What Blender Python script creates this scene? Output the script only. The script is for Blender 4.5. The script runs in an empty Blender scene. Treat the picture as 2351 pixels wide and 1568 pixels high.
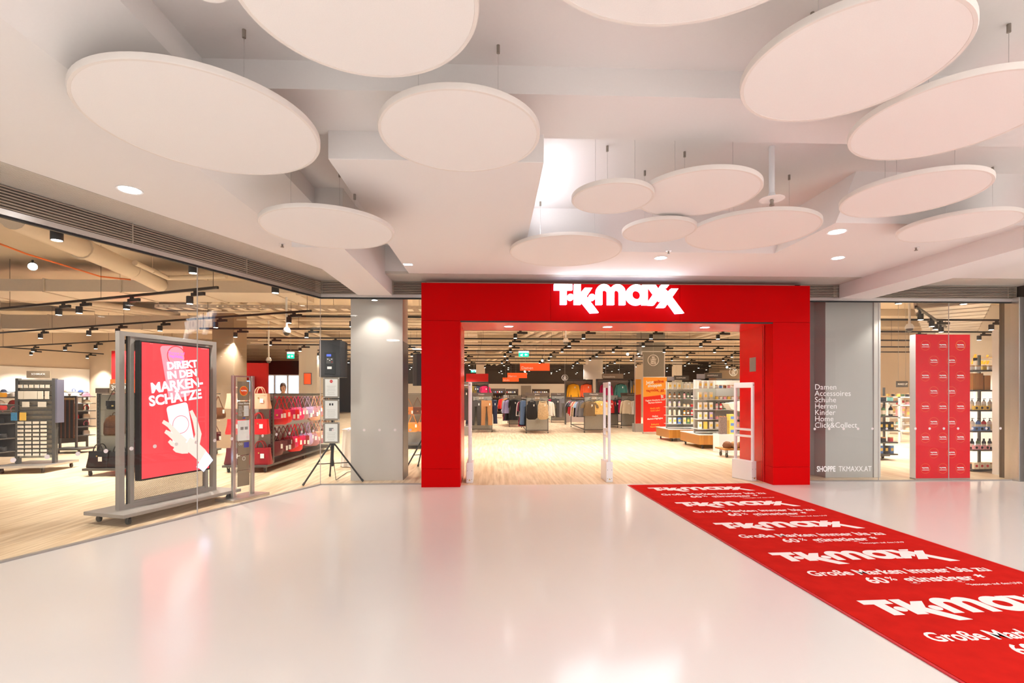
import bpy, math, random
from math import sin, cos, pi, radians, tan, atan, sqrt
from mathutils import Matrix, Vector
random.seed(7)
S = bpy.context.scene
COL = S.collection
# ------------------------------------------------------------------ camera, world, exposure
TH = radians(2.09); FPX = 1150.0; HOR = 904.0; CXP = 1175.5; EYE = 1.45
cd = bpy.data.cameras.new('camera'); cam = bpy.data.objects.new('camera', cd); COL.objects.link(cam)
cd.sensor_fit = 'HORIZONTAL'; cd.sensor_width = 36.0; cd.lens = FPX/2351*36.0
cd.shift_x = 0.0; cd.shift_y = (HOR-784.0)/2351.0; cd.clip_start = 0.05; cd.clip_end = 200
cam.location = (0, 0, EYE); cam.rotation_euler = (pi/2, 0, -TH)
S.camera = cam
S.view_settings.view_transform = 'Standard'; S.view_settings.look = 'None'
S.view_settings.gamma = 1.0; S.view_settings.exposure = 0.84; S.view_settings.use_curve_mapping = False
w = bpy.data.worlds.new('world'); S.world = w; w.use_nodes = True
WORLD_COL = (1.0, 0.985, 0.97, 1); WORLD_STR = 0.42
w.node_tree.nodes['Background'].inputs[0].default_value = WORLD_COL
w.node_tree.nodes['Background'].inputs[1].default_value = WORLD_STR
SPOT_W = 150.0
MALL_W = 26.0

# ------------------------------------------------------------------ pixel -> place
def CW(x, y): return (x*cos(TH)+y*sin(TH), -x*sin(TH)+y*cos(TH))
def FL(px, py):
    z = FPX*EYE/(py-HOR); return CW((px-CXP)*z/FPX, z)
def XA(px, Y): return Y*tan(atan((px-CXP)/FPX)+TH)
def ZA(px, py, Y):
    X = XA(px, Y); d = X*sin(TH)+Y*cos(TH); return EYE+(HOR-py)*d/FPX
def CP(px, py, H):          # point at height H above the eye
    z = FPX*H/(HOR-py); X, Y = CW((px-CXP)*z/FPX, z); return X, Y

# ------------------------------------------------------------------ materials
MATS = {}
def mat(name, col, rough=0.5, metal=0.0, noise=0.0, nscale=20.0, emit=None, estr=0.0, bump=0.0, spec=0.5, coat=0.0, coatr=0.1):
    if name in MATS: return MATS[name]
    m = bpy.data.materials.new(name); m.use_nodes = True
    nt = m.node_tree; b = nt.nodes['Principled BSDF']
    c = (col[0], col[1], col[2], 1)
    b.inputs['Base Color'].default_value = c
    b.inputs['Roughness'].default_value = rough; b.inputs['Metallic'].default_value = metal
    b.inputs['Specular IOR Level'].default_value = spec
    b.inputs['Coat Weight'].default_value = coat; b.inputs['Coat Roughness'].default_value = coatr
    tc = nt.nodes.new('ShaderNodeTexCoord')
    n = nt.nodes.new('ShaderNodeTexNoise'); n.inputs['Scale'].default_value = nscale; n.inputs['Detail'].default_value = 3
    nt.links.new(tc.outputs['Object'], n.inputs['Vector'])
    if noise > 0:
        mx = nt.nodes.new('ShaderNodeMixRGB'); mx.inputs[1].default_value = tuple(max(0, v*(1-noise)) for v in col)+(1,)
        mx.inputs[2].default_value = tuple(min(1, v*(1+noise)) for v in col)+(1,)
        nt.links.new(n.outputs['Fac'], mx.inputs[0]); nt.links.new(mx.outputs[0], b.inputs['Base Color'])
    if bump > 0:
        bp = nt.nodes.new('ShaderNodeBump'); bp.inputs['Strength'].default_value = bump; bp.inputs['Distance'].default_value = 0.01
        nt.links.new(n.outputs['Fac'], bp.inputs['Height']); nt.links.new(bp.outputs[0], b.inputs['Normal'])
    if emit is not None:
        b.inputs['Emission Color'].default_value = (emit[0], emit[1], emit[2], 1); b.inputs['Emission Strength'].default_value = estr
    MATS[name] = m; return m
def srgb(r, g, b):
    f = lambda v: (v/255/12.92) if v/255 <= 0.04045 else ((v/255+0.055)/1.055)**2.4
    return (f(r), f(g), f(b))
def glass_mat(name, tint=(1, 1, 1), refl=1.0):
    m = bpy.data.materials.new(name); m.use_nodes = True; nt = m.node_tree; nt.nodes.clear()
    o = nt.nodes.new('ShaderNodeOutputMaterial'); t = nt.nodes.new('ShaderNodeBsdfTransparent'); g = nt.nodes.new('ShaderNodeBsdfGlossy')
    t.inputs[0].default_value = tint+(1,); g.inputs['Roughness'].default_value = 0.0; g.inputs[0].default_value = (1, 1, 1, 1)
    fr = nt.nodes.new('ShaderNodeFresnel'); fr.inputs[0].default_value = 1.5
    ge = nt.nodes.new('ShaderNodeNewGeometry')
    s1 = nt.nodes.new('ShaderNodeMath'); s1.operation = 'SUBTRACT'; s1.inputs[0].default_value = 1.0
    s2 = nt.nodes.new('ShaderNodeMath'); s2.operation = 'MULTIPLY'
    s3 = nt.nodes.new('ShaderNodeMath'); s3.operation = 'MULTIPLY'; s3.inputs[1].default_value = refl
    mx = nt.nodes.new('ShaderNodeMixShader')
    nt.links.new(ge.outputs['Backfacing'], s1.inputs[1]); nt.links.new(fr.outputs[0], s2.inputs[0]); nt.links.new(s1.outputs[0], s2.inputs[1])
    nt.links.new(s2.outputs[0], s3.inputs[0]); nt.links.new(s3.outputs[0], mx.inputs[0])
    nt.links.new(t.outputs[0], mx.inputs[1]); nt.links.new(g.outputs[0], mx.inputs[2]); nt.links.new(mx.outputs[0], o.inputs[0])
    MATS[name] = m; return m
M_glass = glass_mat('clear_glass', (0.97, 0.98, 0.97), 0.75)
M_acryl = glass_mat('clear_acrylic', (0.9, 0.92, 0.9), 1.0)
M_ceil = mat('ceiling_paint', (0.80, 0.765, 0.745), 0.85, noise=0.015, nscale=60)
M_disc = mat('sail_fabric', (0.84, 0.80, 0.77), 0.95, noise=0.03, nscale=150, bump=0.05)
M_rim = mat('sail_rim', (0.78, 0.72, 0.67), 0.6, noise=0.02)
M_red = mat('red_lacquer', (0.56, 0.0, 0.001), 0.42, noise=0.02, nscale=3, spec=0.05)
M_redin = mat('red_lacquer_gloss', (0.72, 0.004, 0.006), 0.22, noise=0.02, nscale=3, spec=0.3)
M_black = mat('black_plastic', (0.012, 0.012, 0.013), 0.45, noise=0.2)
M_bmetal = mat('black_metal', (0.02, 0.018, 0.017), 0.4, metal=0.3, noise=0.1)
M_white = mat('white_plastic', (0.82, 0.82, 0.83), 0.35, noise=0.01)
M_alu = mat('brushed_aluminium', (0.62, 0.60, 0.58), 0.3, metal=0.9, noise=0.05, nscale=80)
M_grey = mat('grey_painted_steel', (0.33, 0.30, 0.28), 0.45, metal=0.2, noise=0.03)
M_dgrey = mat('dark_grey_steel', (0.10, 0.095, 0.09), 0.45, metal=0.4, noise=0.08)
M_taupe = mat('taupe_metal', (0.30, 0.26, 0.22), 0.4, metal=0.3, noise=0.05)
M_brown = mat('brown_board', (0.105, 0.075, 0.06), 0.5, noise=0.05)
M_tan = mat('tan_board', (0.27, 0.20, 0.135), 0.5, noise=0.05)
M_paper = mat('white_paper', (0.86, 0.86, 0.86), 0.7, noise=0.01)
M_print = mat('grey_print', (0.25, 0.25, 0.26), 0.7, noise=0.05)
M_cream = mat('cream_wall_paint', (0.66, 0.54, 0.42), 0.85, noise=0.02, nscale=8)
M_wwall = mat('white_slatwall', (0.85, 0.82, 0.8), 0.6, noise=0.01)
M_shopc = mat('shop_ceiling_paint', (0.60, 0.50, 0.39), 0.9, noise=0.06, nscale=3)
M_pipe = mat('painted_pipe', (0.68, 0.58, 0.46), 0.6, noise=0.04)
M_galv = mat('galvanised_duct', (0.66, 0.57, 0.47), 0.5, metal=0.1, noise=0.06)
M_dark = mat('dark_band_paint', (0.055, 0.045, 0.042), 0.7, noise=0.1)
M_vinyl = mat('white_vinyl', (0.9, 0.9, 0.9), 0.5, noise=0.01)
M_carpet = mat('red_carpet_pile', (0.47, 0.014, 0.010), 0.95, noise=0.22, nscale=7, bump=0.3, spec=0.02)
M_cprint = mat('carpet_print', (0.80, 0.72, 0.70), 0.95, noise=0.04, nscale=60, spec=0.1)
M_rubber = mat('rubber_edge', (0.55, 0.02, 0.03), 0.4, noise=0.1)
M_bamboo = None
M_lens = mat('lamp_lens', (1, 0.97, 0.9), 0.4, emit=(1, 0.93, 0.82), estr=14)
M_lensw = mat('downlight_lens', (1, 1, 1), 0.4, emit=(1, 0.98, 0.95), estr=9)
M_sign = mat('sign_face', (1, 1, 1), 0.4, emit=(0.93, 0.96, 1.0), estr=4.5)
M_halo = mat('sign_return', (0.55, 0.66, 0.85), 0.4, emit=(0.5, 0.65, 1.0), estr=1.6)
M_green = mat('exit_green', (0.0, 0.45, 0.25), 0.4, emit=(0.0, 0.62, 0.36), estr=0.9)
M_cool = mat('exit_white', (0.8, 0.9, 1.0), 0.4, emit=(0.75, 0.88, 1.0), estr=1.6)
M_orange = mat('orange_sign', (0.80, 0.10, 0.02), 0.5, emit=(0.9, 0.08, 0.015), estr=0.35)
def wood_mat(name, c1, c2, c3, length, width, along_y=True, rough=0.35, coat=0.15, mort=0.6):
    m = bpy.data.materials.new(name); m.use_nodes = True; nt = m.node_tree; b = nt.nodes['Principled BSDF']
    tc = nt.nodes.new('ShaderNodeTexCoord'); mp = nt.nodes.new('ShaderNodeMapping')
    if along_y: mp.inputs['Rotation'].default_value = (0, 0, pi/2)
    nt.links.new(tc.outputs['Object'], mp.inputs[0])
    br = nt.nodes.new('ShaderNodeTexBrick'); br.inputs['Scale'].default_value = 1.0
    br.inputs['Brick Width'].default_value = length; br.inputs['Row Height'].default_value = width
    br.inputs['Mortar Size'].default_value = 0.0015; br.inputs['Color1'].default_value = c1+(1,); br.inputs['Color2'].default_value = c2+(1,)
    br.inputs['Mortar'].default_value = tuple(v*mort for v in c3)+(1,); br.offset = 0.37
    nt.links.new(mp.outputs[0], br.inputs[0])
    m2 = nt.nodes.new('ShaderNodeMapping'); m2.inputs['Scale'].default_value = (1.2, 16, 1)
    nt.links.new(mp.outputs[0], m2.inputs[0])
    n = nt.nodes.new('ShaderNodeTexNoise'); n.inputs['Scale'].default_value = 1.0; n.inputs['Detail'].default_value = 5
    nt.links.new(m2.outputs[0], n.inputs[0])
    rp = nt.nodes.new('ShaderNodeValToRGB'); rp.color_ramp.elements[0].position = 0.40; rp.color_ramp.elements[1].position = 0.66
    nt.links.new(n.outputs['Fac'], rp.inputs[0])
    mx = nt.nodes.new('ShaderNodeMixRGB'); mx.inputs[2].default_value = c3+(1,)
    nt.links.new(rp.outputs[0], mx.inputs[0]); nt.links.new(br.outputs[0], mx.inputs[1]); nt.links.new(mx.outputs[0], b.inputs['Base Color'])
    b.inputs['Roughness'].default_value = rough; b.inputs['Coat Weight'].default_value = coat; b.inputs['Coat Roughness'].default_value = 0.25
    MATS[name] = m; return m
M_floorw = wood_mat('oak_plank_floor', (0.76, 0.61, 0.44), (0.66, 0.51, 0.35), (0.50, 0.35, 0.21), 1.2, 0.19)
M_bamboo = wood_mat('bamboo_veneer', (0.50, 0.24, 0.045), (0.44, 0.19, 0.03), (0.38, 0.15, 0.022), 4, 0.11, True, 0.4, 0.15, 0.95)
def floor_mat():
    m = mat('polished_cream_floor', (0.70, 0.67, 0.645), 0.5, noise=0.02, nscale=1.2, coat=0.0)
    nt = m.node_tree; b = nt.nodes['Principled BSDF']
    b.inputs['Roughness'].default_value = 0.42; b.inputs['Coat Weight'].default_value = 0.85; b.inputs['Coat Roughness'].default_value = 0.13
    b.inputs['Coat IOR'].default_value = 1.5
    n = nt.nodes.new('ShaderNodeTexNoise'); n.inputs['Scale'].default_value = 220; n.inputs['Detail'].default_value = 2
    tc = nt.nodes.new('ShaderNodeTexCoord'); nt.links.new(tc.outputs['Object'], n.inputs[0])
    bp = nt.nodes.new('ShaderNodeBump'); bp.inputs['Strength'].default_value = 0.05; bp.inputs['Distance'].default_value = 0.002
    nt.links.new(n.outputs['Fac'], bp.inputs['Height']); nt.links.new(bp.outputs[0], b.inputs['Coat Normal'])
    return m
M_floor = floor_mat()
def grille_mat():
    m = mat('ribbed_metal_soffit', (0.60, 0.55, 0.49), 0.5, metal=0.1)
    return m
M_ribs = grille_mat(); M_louv = mat('louvre_metal', (0.42, 0.35, 0.28), 0.45, metal=0.15, noise=0.05)
def mesh_mat():
    m = bpy.data.materials.new('perforated_mesh'); m.use_nodes = True; nt = m.node_tree; b = nt.nodes['Principled BSDF']
    b.inputs['Base Color'].default_value = (0.16, 0.14, 0.12, 1); b.inputs['Metallic'].default_value = 0.4
    tc = nt.nodes.new('ShaderNodeTexCoord'); v = nt.nodes.new('ShaderNodeTexChecker'); v.inputs['Scale'].default_value = 90
    nt.links.new(tc.outputs['Object'], v.inputs[0])
    mm = nt.nodes.new('ShaderNodeMath'); mm.operation = 'MULTIPLY'; mm.inputs[1].default_value = 0.55
    ad = nt.nodes.new('ShaderNodeMath'); ad.operation = 'ADD'; ad.inputs[1].default_value = 0.1
    nt.links.new(v.outputs['Fac'], mm.inputs[0]); nt.links.new(mm.outputs[0], ad.inputs[0]); nt.links.new(ad.outputs[0], b.inputs['Alpha'])
    MATS['perforated_mesh'] = m; return m
M_mesh = mesh_mat()
M_gpanel = mat('grey_back_panel', (0.30, 0.29, 0.26), 0.6, noise=0.12, nscale=30)

# ------------------------------------------------------------------ mesh builder
class MB:
    def __init__(s): s.v = []; s.f = []
    def add(s, vs, fs):
        o = len(s.v); s.v += [tuple(p) for p in vs]; s.f += [tuple(i+o for i in f) for f in fs]; return s
    def box(s, x0, x1, y0, y1, z0, z1):
        v = [(x0, y0, z0), (x1, y0, z0), (x1, y1, z0), (x0, y1, z0), (x0, y0, z1), (x1, y0, z1), (x1, y1, z1), (x0, y1, z1)]
        return s.add(v, [(0, 3, 2, 1), (4, 5, 6, 7), (0, 1, 5, 4), (1, 2, 6, 5), (2, 3, 7, 6), (3, 0, 4, 7)])
    def cb(s, cx, cy, cz, sx, sy, sz): return s.box(cx-sx/2, cx+sx/2, cy-sy/2, cy+sy/2, cz-sz/2, cz+sz/2)
    def prism(s, pts, z0, z1):
        n = len(pts); a = sum(pts[i][0]*pts[(i+1) % n][1]-pts[(i+1) % n][0]*pts[i][1] for i in range(n))
        if a < 0: pts = pts[::-1]
        v = [(p[0], p[1], z0) for p in pts]+[(p[0], p[1], z1) for p in pts]
        return s.add(v, [tuple(range(n-1, -1, -1)), tuple(range(n, 2*n))]+[(i, (i+1) % n, n+(i+1) % n, n+i) for i in range(n)])
    def tube(s, p0, p1, r, n=10, r2=None):
        p0 = Vector(p0); p1 = Vector(p1); d = (p1-p0)
        if d.length < 1e-6: return s
        d.normalize(); a = Vector((0, 0, 1)) if abs(d.z) < 0.9 else Vector((1, 0, 0)); u = d.cross(a).normalized(); w_ = d.cross(u)
        r2 = r if r2 is None else r2; vs = []
        for (p, rr) in ((p0, r), (p1, r2)):
            for i in range(n):
                t = 2*pi*i/n; vs.append(p+u*cos(t)*rr+w_*sin(t)*rr)
        fs = [(i, n+i, n+(i+1) % n, (i+1) % n) for i in range(n)]+[tuple(range(n)), tuple(range(2*n-1, n-1, -1))]
        return s.add(vs, fs)
    def path(s, pts, r, n=8):
        for a, b in zip(pts[:-1], pts[1:]): s.tube(a, b, r, n)
        return s
    def lathe(s, prof, n=20, cx=0, cy=0, cz=0):
        vs = []; m = len(prof)
        for (r, z) in prof:
            for i in range(n):
                t = 2*pi*i/n; vs.append((cx+r*cos(t), cy+r*sin(t), cz+z))
        fs = [(j*n+i, j*n+(i+1) % n, (j+1)*n+(i+1) % n, (j+1)*n+i) for j in range(m-1) for i in range(n)]
        fs += [tuple(range(n-1, -1, -1)), tuple(range((m-1)*n, m*n))]
        return s.add(vs, fs)
    def loft(s, rows, n=18, fold=0.0, k=5, ph=0.0, sq=0.8):
        vs = []; m = len(rows)
        for j, (cx, cy, z, rx, ry) in enumerate(rows):
            for i in range(n):
                t = 2*pi*i/n; c = cos(t); q = sin(t)
                c = math.copysign(abs(c)**sq, c); q = math.copysign(abs(q)**sq, q)
                f = fold*(j/max(1, m-1))*sin(k*t*1.0+ph+j*0.35)
                vs.append((cx+rx*c, cy+ry*q*(1+f*2)+ry*f, z+0.006*f))
        fs = [(j*n+i, (j+1)*n+i, (j+1)*n+(i+1) % n, j*n+(i+1) % n) for j in range(m-1) for i in range(n)]
        fs += [tuple(range(n)), tuple(range(m*n-1, (m-1)*n-1, -1))]
        return s.add(vs, fs)
    def build(s, name, m, parent=None, loc=None, rz=0.0, smooth=False, bevel=0.0):
        me = bpy.data.meshes.new(name); me.from_pydata(s.v, [], s.f); me.update()
        if smooth:
            me.polygons.foreach_set('use_smooth', [True]*len(me.polygons)); me.set_sharp_from_angle(angle=radians(38))
        me.materials.append(m)
        o = bpy.data.objects.new(name, me); COL.objects.link(o)
        if parent is not None: o.parent = parent
        if loc: o.location = loc
        o.rotation_euler = (0, 0, rz)
        if bevel > 0:
            bv = o.modifiers.new('bevel', 'BEVEL'); bv.width = bevel; bv.segments = 2; bv.limit_method = 'ANGLE'
        return o
def tag(o, label, cat, group=None):
    o['label'] = label; o['category'] = cat
    if group: o['group'] = group
    return o
def struct(o): o['kind'] = 'structure'; return o
def thing(name, label, cat, loc=(0, 0, 0), rz=0.0, group=None):
    o = bpy.data.objects.new(name, None); COL.objects.link(o); o.empty_display_size = 0.1
    o.location = loc; o.rotation_euler = (0, 0, rz); return tag(o, label, cat, group)
KIDS = {}
def kids(o): return list(o.children)
def dup(root, loc, rz=None, label=None, group=None, mats=None):
    def rec(o, par):
        c = o.copy(); COL.objects.link(c)
        if par is not None: c.parent = par
        if mats and o.type == 'MESH':
            key = o.name.split('.')[0]
            if key in mats and len(c.material_slots):
                c.material_slots[0].link = 'OBJECT'; c.material_slots[0].material = mats[key]
        for ch in KIDS.get(o.name, []): rec(ch, c)
        return c
    r = rec(root, None); r.location = loc
    if rz is not None: r.rotation_euler = (0, 0, rz)
    if label: r['label'] = label
    if group: r['group'] = group
    return r
def proto(root):            # remember the tree of a thing so that copying is quick
    def rec(o):
        ch = [c for c in bpy.data.objects if c.parent == o]
        if ch: KIDS[o.name] = ch
        for c in ch: rec(c)
    rec(root); return root
ORD = ['first', 'second', 'third', 'fourth', 'fifth', 'sixth', 'seventh', 'eighth', 'ninth', 'tenth', 'eleventh', 'twelfth', 'thirteenth', 'fourteenth', 'fifteenth', 'sixteenth', 'seventeenth', 'eighteenth', 'nineteenth', 'twentieth'] 
ORD += ['twenty-'+w_ for w_ in ORD[:9]]+['thirtieth']+['thirty-'+w_ for w_ in ORD[:9]]+['fortieth']+['forty-'+w_ for w_ in ORD[:9]]+['fiftieth']+['fifty-'+w_ for w_ in ORD[:9]]
# ------------------------------------------------------------------ writing
_tc = {}
def text_mesh(s, size, align='CENTER', ext=0.0006, off=0.0, sx=1.0, shear=0.0):
    cu = bpy.data.curves.new('t', 'FONT'); cu.body = s; cu.size = size; cu.align_x = align; cu.align_y = 'CENTER'
    cu.extrude = ext; cu.offset = off; cu.resolution_u = 3; cu.shear = shear
    ob = bpy.data.objects.new('t', cu); me = bpy.data.meshes.new_from_object(ob)
    bpy.data.objects.remove(ob); bpy.data.curves.remove(cu)
    if sx != 1.0: me.transform(Matrix.Diagonal((sx, 1, 1, 1)))
    return me
STAND = Matrix(((1, 0, 0, 0), (0, 0, -1, 0), (0, 1, 0, 0), (0, 0, 0, 1)))
def put_mesh(me, name, m, parent, loc, flat=False, rz=0.0, roll=0.0):
    if roll: me.transform(Matrix.Rotation(roll, 4, 'Z'))
    if not flat: me.transform(STAND)
    me.materials.clear(); me.materials.append(m)
    o = bpy.data.objects.new(name, me); COL.objects.link(o)
    if parent is not None: o.parent = parent
    o.location = loc; o.rotation_euler = (0, 0, rz); return o
def text(s, size, loc, parent, m, name='lettering', **k):
    put = {a: k.pop(a) for a in ('flat', 'rz', 'roll') if a in k}
    return put_mesh(text_mesh(s, size, **k), name, m, parent, loc, **put)
def arc(cx, cy, r, a0, a1, n=10): return [(cx+r*cos(radians(a0+(a1-a0)*i/n)), cy-r*sin(radians(a0+(a1-a0)*i/n))) for i in range(n+1)]
LOGO = [
 [[(203, 110), (470, 110), (470, 195), (388, 195), (388, 405), (293, 405), (293, 195), (203, 195)]],
 [arc(445, 298, 48, 0, 345, 23)],
 [[(497, 110), (595, 110), (595, 232), (655, 160), (765, 160), (680, 288), (858, 522), (735, 530), (597, 360), (597, 405), (497, 405)]],
 [arc(760, 298, 49, 0, 345, 23)],
 [[(820, 405)]+arc(935, 220, 115, 180, 35, 12)+arc(1137, 220, 115, 145, 0, 12)+[(1252, 405), (1165, 405)]+arc(1126, 228, 38, 0, 180, 8)+[(1087, 405), (988, 405)]+arc(950, 228, 38, 0, 180, 8)+[(912, 405)]],
 [arc(1415, 258, 152, 55, 305, 24)+[(1500, 405), (1583, 405), (1583, 110), (1500, 112)], arc(1418, 258, 65, 0, 345, 23)],
 [[(1587, 112), (1700, 112), (1816, 293), (1762, 353), (1735, 328), (1672, 410), (1590, 408), (1590, 362), (1672, 245), (1587, 130)]],
 [[(1735, 165), (1835, 165), (1885, 212), (1930, 163), (2035, 163), (1945, 288), (2122, 522), (2000, 530), (1885, 372), (1835, 443), (1715, 443), (1829, 292)]],
 [[(1782, 110), (1897, 110), (1862, 155), (1757, 150)]]]
def logo_meshes(width, ext=0.0006, joined=True):
    sc = width/1920.0; out = []
    groups = [sum(LOGO, [])] if joined else LOGO
    for g in groups:
        cu = bpy.data.curves.new('l', 'CURVE'); cu.dimensions = '2D'; cu.fill_mode = 'BOTH'; cu.extrude = ext
        for poly in g:
            sp = cu.splines.new('POLY'); sp.points.add(len(poly)-1); sp.use_cyclic_u = True
            for p, q in zip(sp.points, poly): p.co = ((q[0]-1162)*sc, (320-q[1])*sc, 0, 1)
        ob = bpy.data.objects.new('l', cu); me = bpy.data.meshes.new_from_object(ob)
        bpy.data.objects.remove(ob); bpy.data.curves.remove(cu); out.append(me)
    return out
_lg = {}
def logo(width, loc, parent, m, name='printed_logo', flat=False, rz=0.0, ext=0.0006, roll=0.0):
    key = (round(width, 4), flat, ext, roll, m.name)
    if key in _lg:
        o = bpy.data.objects.new(name, _lg[key]); COL.objects.link(o)
        if parent is not None: o.parent = parent
        o.location = loc; o.rotation_euler = (0, 0, rz); return o
    o = put_mesh(logo_meshes(width, ext)[0], name, m, parent, loc, flat, rz, roll); _lg[key] = o.data; return o
def ring(mb, cx, cz, y, r, t, th=0.0008, n=32):      # flat ring facing -y
    vs = []; 
    for yy in (y, y+th):
        for rr in (r-t, r):
            for i in range(n):
                a = 2*pi*i/n; vs.append((cx+rr*cos(a), yy, cz+rr*sin(a)))
    fs = []
    for i in range(n):
        j = (i+1) % n
        fs += [(i, j, n+j, n+i), (2*n+i, 3*n+i, 3*n+j, 2*n+j), (n+i, n+j, 3*n+j, 3*n+i), (i, 2*n+i, 2*n+j, j)]
    return mb.add(vs, fs)
def plate(mb, pts, y, th=0.0008):                    # flat polygon facing -y (x,z points counter-clockwise)
    n = len(pts)
    v = [(p[0], y, p[1]) for p in pts]+[(p[0], y+th, p[1]) for p in pts]
    return mb.add(v, [tuple(range(n)), tuple(range(2*n-1, n-1, -1))]+[(i, n+i, n+(i+1) % n, (i+1) % n) for i in range(n)])
def circ(cx, cz, r, n=28): return [(cx+r*cos(2*pi*i/n), cz+r*sin(2*pi*i/n)) for i in range(n)]
def caster(mb, x, y, r=0.03, h=0.09):
    mb.tube((x-0.012, y+0.015, r), (x+0.012, y+0.015, r), r, 14)
    mb.box(x-0.018, x-0.014, y-0.01, y+0.03, r*0.8, h-0.01); mb.box(x+0.014, x+0.018, y-0.01, y+0.03, r*0.8, h-0.01)
    mb.box(x-0.022, x+0.022, y-0.022, y+0.03, h-0.012, h); return mb
# ================================================================== THE SETTING
# left glass line (world): from the corner by the column towards the camera
YG = 8.09                                            # facade glass plane
A = Vector(FL(735, 1113)); B = Vector(FL(0, 1292)); GD = (A-B).normalized()   # direction away from camera
A = B+GD*((YG-B.y)/GD.y); GN = Vector((GD.y, -GD.x))                          # normal to the mall side
GA = math.atan2(GD.y, GD.x); NEAR = A-GD*8.6
def LW(s, n=0.0): return A-GD*s+GN*n                 # s metres from the corner, n metres towards the mall
XR = 12.0
m = MB(); m.prism([tuple(NEAR), tuple(A), (-1.12, YG), (-0.55, YG), (-0.55, 7.97), (4.45, 7.97), (4.45, YG), (XR, YG), (XR, -4), (NEAR.x, -4)], -0.12, 0.0)
struct(m.build('floor', M_floor))
m = MB(); m.prism([tuple(A), tuple(NEAR), (NEAR.x-20, NEAR.y), (-26, 41), (18, 41), (18, YG), (4.45, YG), (4.45, 7.97), (-0.55, 7.97), (-0.55, YG)], -0.12, 0.0)
f = struct(m.build('floor', M_floorw))
Z1 = 3.25; Z2 = 3.47; Z3 = 3.66
# metal soffit (ribbed) along the left glass and the facade
def offl(n): # point on line parallel to glass shifted n to the mall, at Y=YG-n... corner
    q = LW(0, n); yy = YG-n*1.0; t = (yy-q.y)/GD.y; return q+GD*t
SW = 0.55
in_c = offl(0.0); out_c = offl(SW)
far_l = LW(8.6, 0.0); far_o = LW(8.6, SW)
def ribbed(p0, p1, q0, q1, name, n=22, z=Z1):
    mb = MB()                     # ribs run along p0->p1; q is the other edge
    P0 = Vector(p0); P1 = Vector(p1); Q0 = Vector(q0); Q1 = Vector(q1)
    for i in range(n):
        a = i/n; b = (i+0.72)/n
        pts = [P0.lerp(Q0, a), P1.lerp(Q1, a), P1.lerp(Q1, b), P0.lerp(Q0, b)]
        mb.prism([tuple(x) for x in pts], z-0.004, z+0.01)
    mb.prism([tuple(P0), tuple(P1), tuple(Q1), tuple(Q0)], z+0.008, z+0.03)
    return struct(mb.build(name, M_ribs))
ribbed(far_l, in_c, far_o, out_c, 'trim_1')
ribbed((in_c.x, YG), (XR, YG), (out_c.x, YG-SW), (XR, YG-SW), 'trim_2')
YS = YG-SW-0.0
# white ceilings
def cprism(pts, z0, z1, name='ceiling'): return struct(MB().prism(pts, z0, z1).build(name, M_ceil))
XL = -2.36
ox = far_o.x
t_ = (XL-far_o.x)/(out_c.x-far_o.x) if out_c.x != far_o.x else 0
cprism([tuple(far_o), tuple(out_c), (XL, YS), (XL, -1.0), (XL, far_o.y)], Z1, Z3+0.2, 'ceiling')
m = MB(); m.add([(XL, -1.0, Z1), (XL, YS, Z1), (-1.92, YS, Z2), (-1.92, -1.0, Z2), (XL, -1.0, Z3+0.2), (XL, YS, Z3+0.2), (-1.92, YS, Z3+0.2), (-1.92, -1.0, Z3+0.2)],
  [(0, 1, 2, 3), (4, 7, 6, 5), (0, 4, 5, 1), (1, 5, 6, 2), (2, 6, 7, 3), (3, 7, 4, 0)])
struct(m.build('ceiling', M_ceil))
struct(MB().box(-1.92, XR, -1.0, 7.6, Z3, Z3+0.2).build('ceiling', M_ceil))
struct(MB().box(-1.92, XR, 3.37, 3.95, Z2, Z3).build('trim_3', M_ceil))              # cross beam
struct(MB().box(-1.27, 0.39, 3.89, YS, Z1, Z3).build('trim_4', M_ceil, bevel=0.004))   # box soffit
struct(MB().box(-1.95, XR, YS+0.001, YS+0.03, Z1+0.031, Z3+0.2).build('trim_19', M_ceil))
def slab(x0, x1, ya, yb, yc):   # recess end: slopes down from Z3 at ya to Z1 at yb, flat to yc
    v = []
    for x in (x0, x1): v += [(x, ya, Z3), (x, yb, Z1), (x, yc, Z1), (x, yc, Z3+0.05), (x, ya, Z3+0.05)]
    return MB().add(v, [(0, 1, 2, 3, 4), (9, 8, 7, 6, 5), (0, 5, 6, 1), (1, 6, 7, 2), (2, 7, 8, 3), (3, 8, 9, 4), (4, 9, 5, 0)])
struct(slab(0.39, 3.6, 5.95, 6.3, YS).build('ceiling', M_ceil))
struct(slab(3.6, XR, 4.85, 5.15, YS).build('ceiling', M_ceil))
# dropped beams down to the glass
struct(MB().box(-2.16, -1.62, 5.44, YG+0.02, 3.02, Z3).build('trim_5', M_ceil))
struct(MB().box(5.69, 6.23, 3.95, YG+0.02, 3.02, Z3).build('trim_6', M_ceil))
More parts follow.
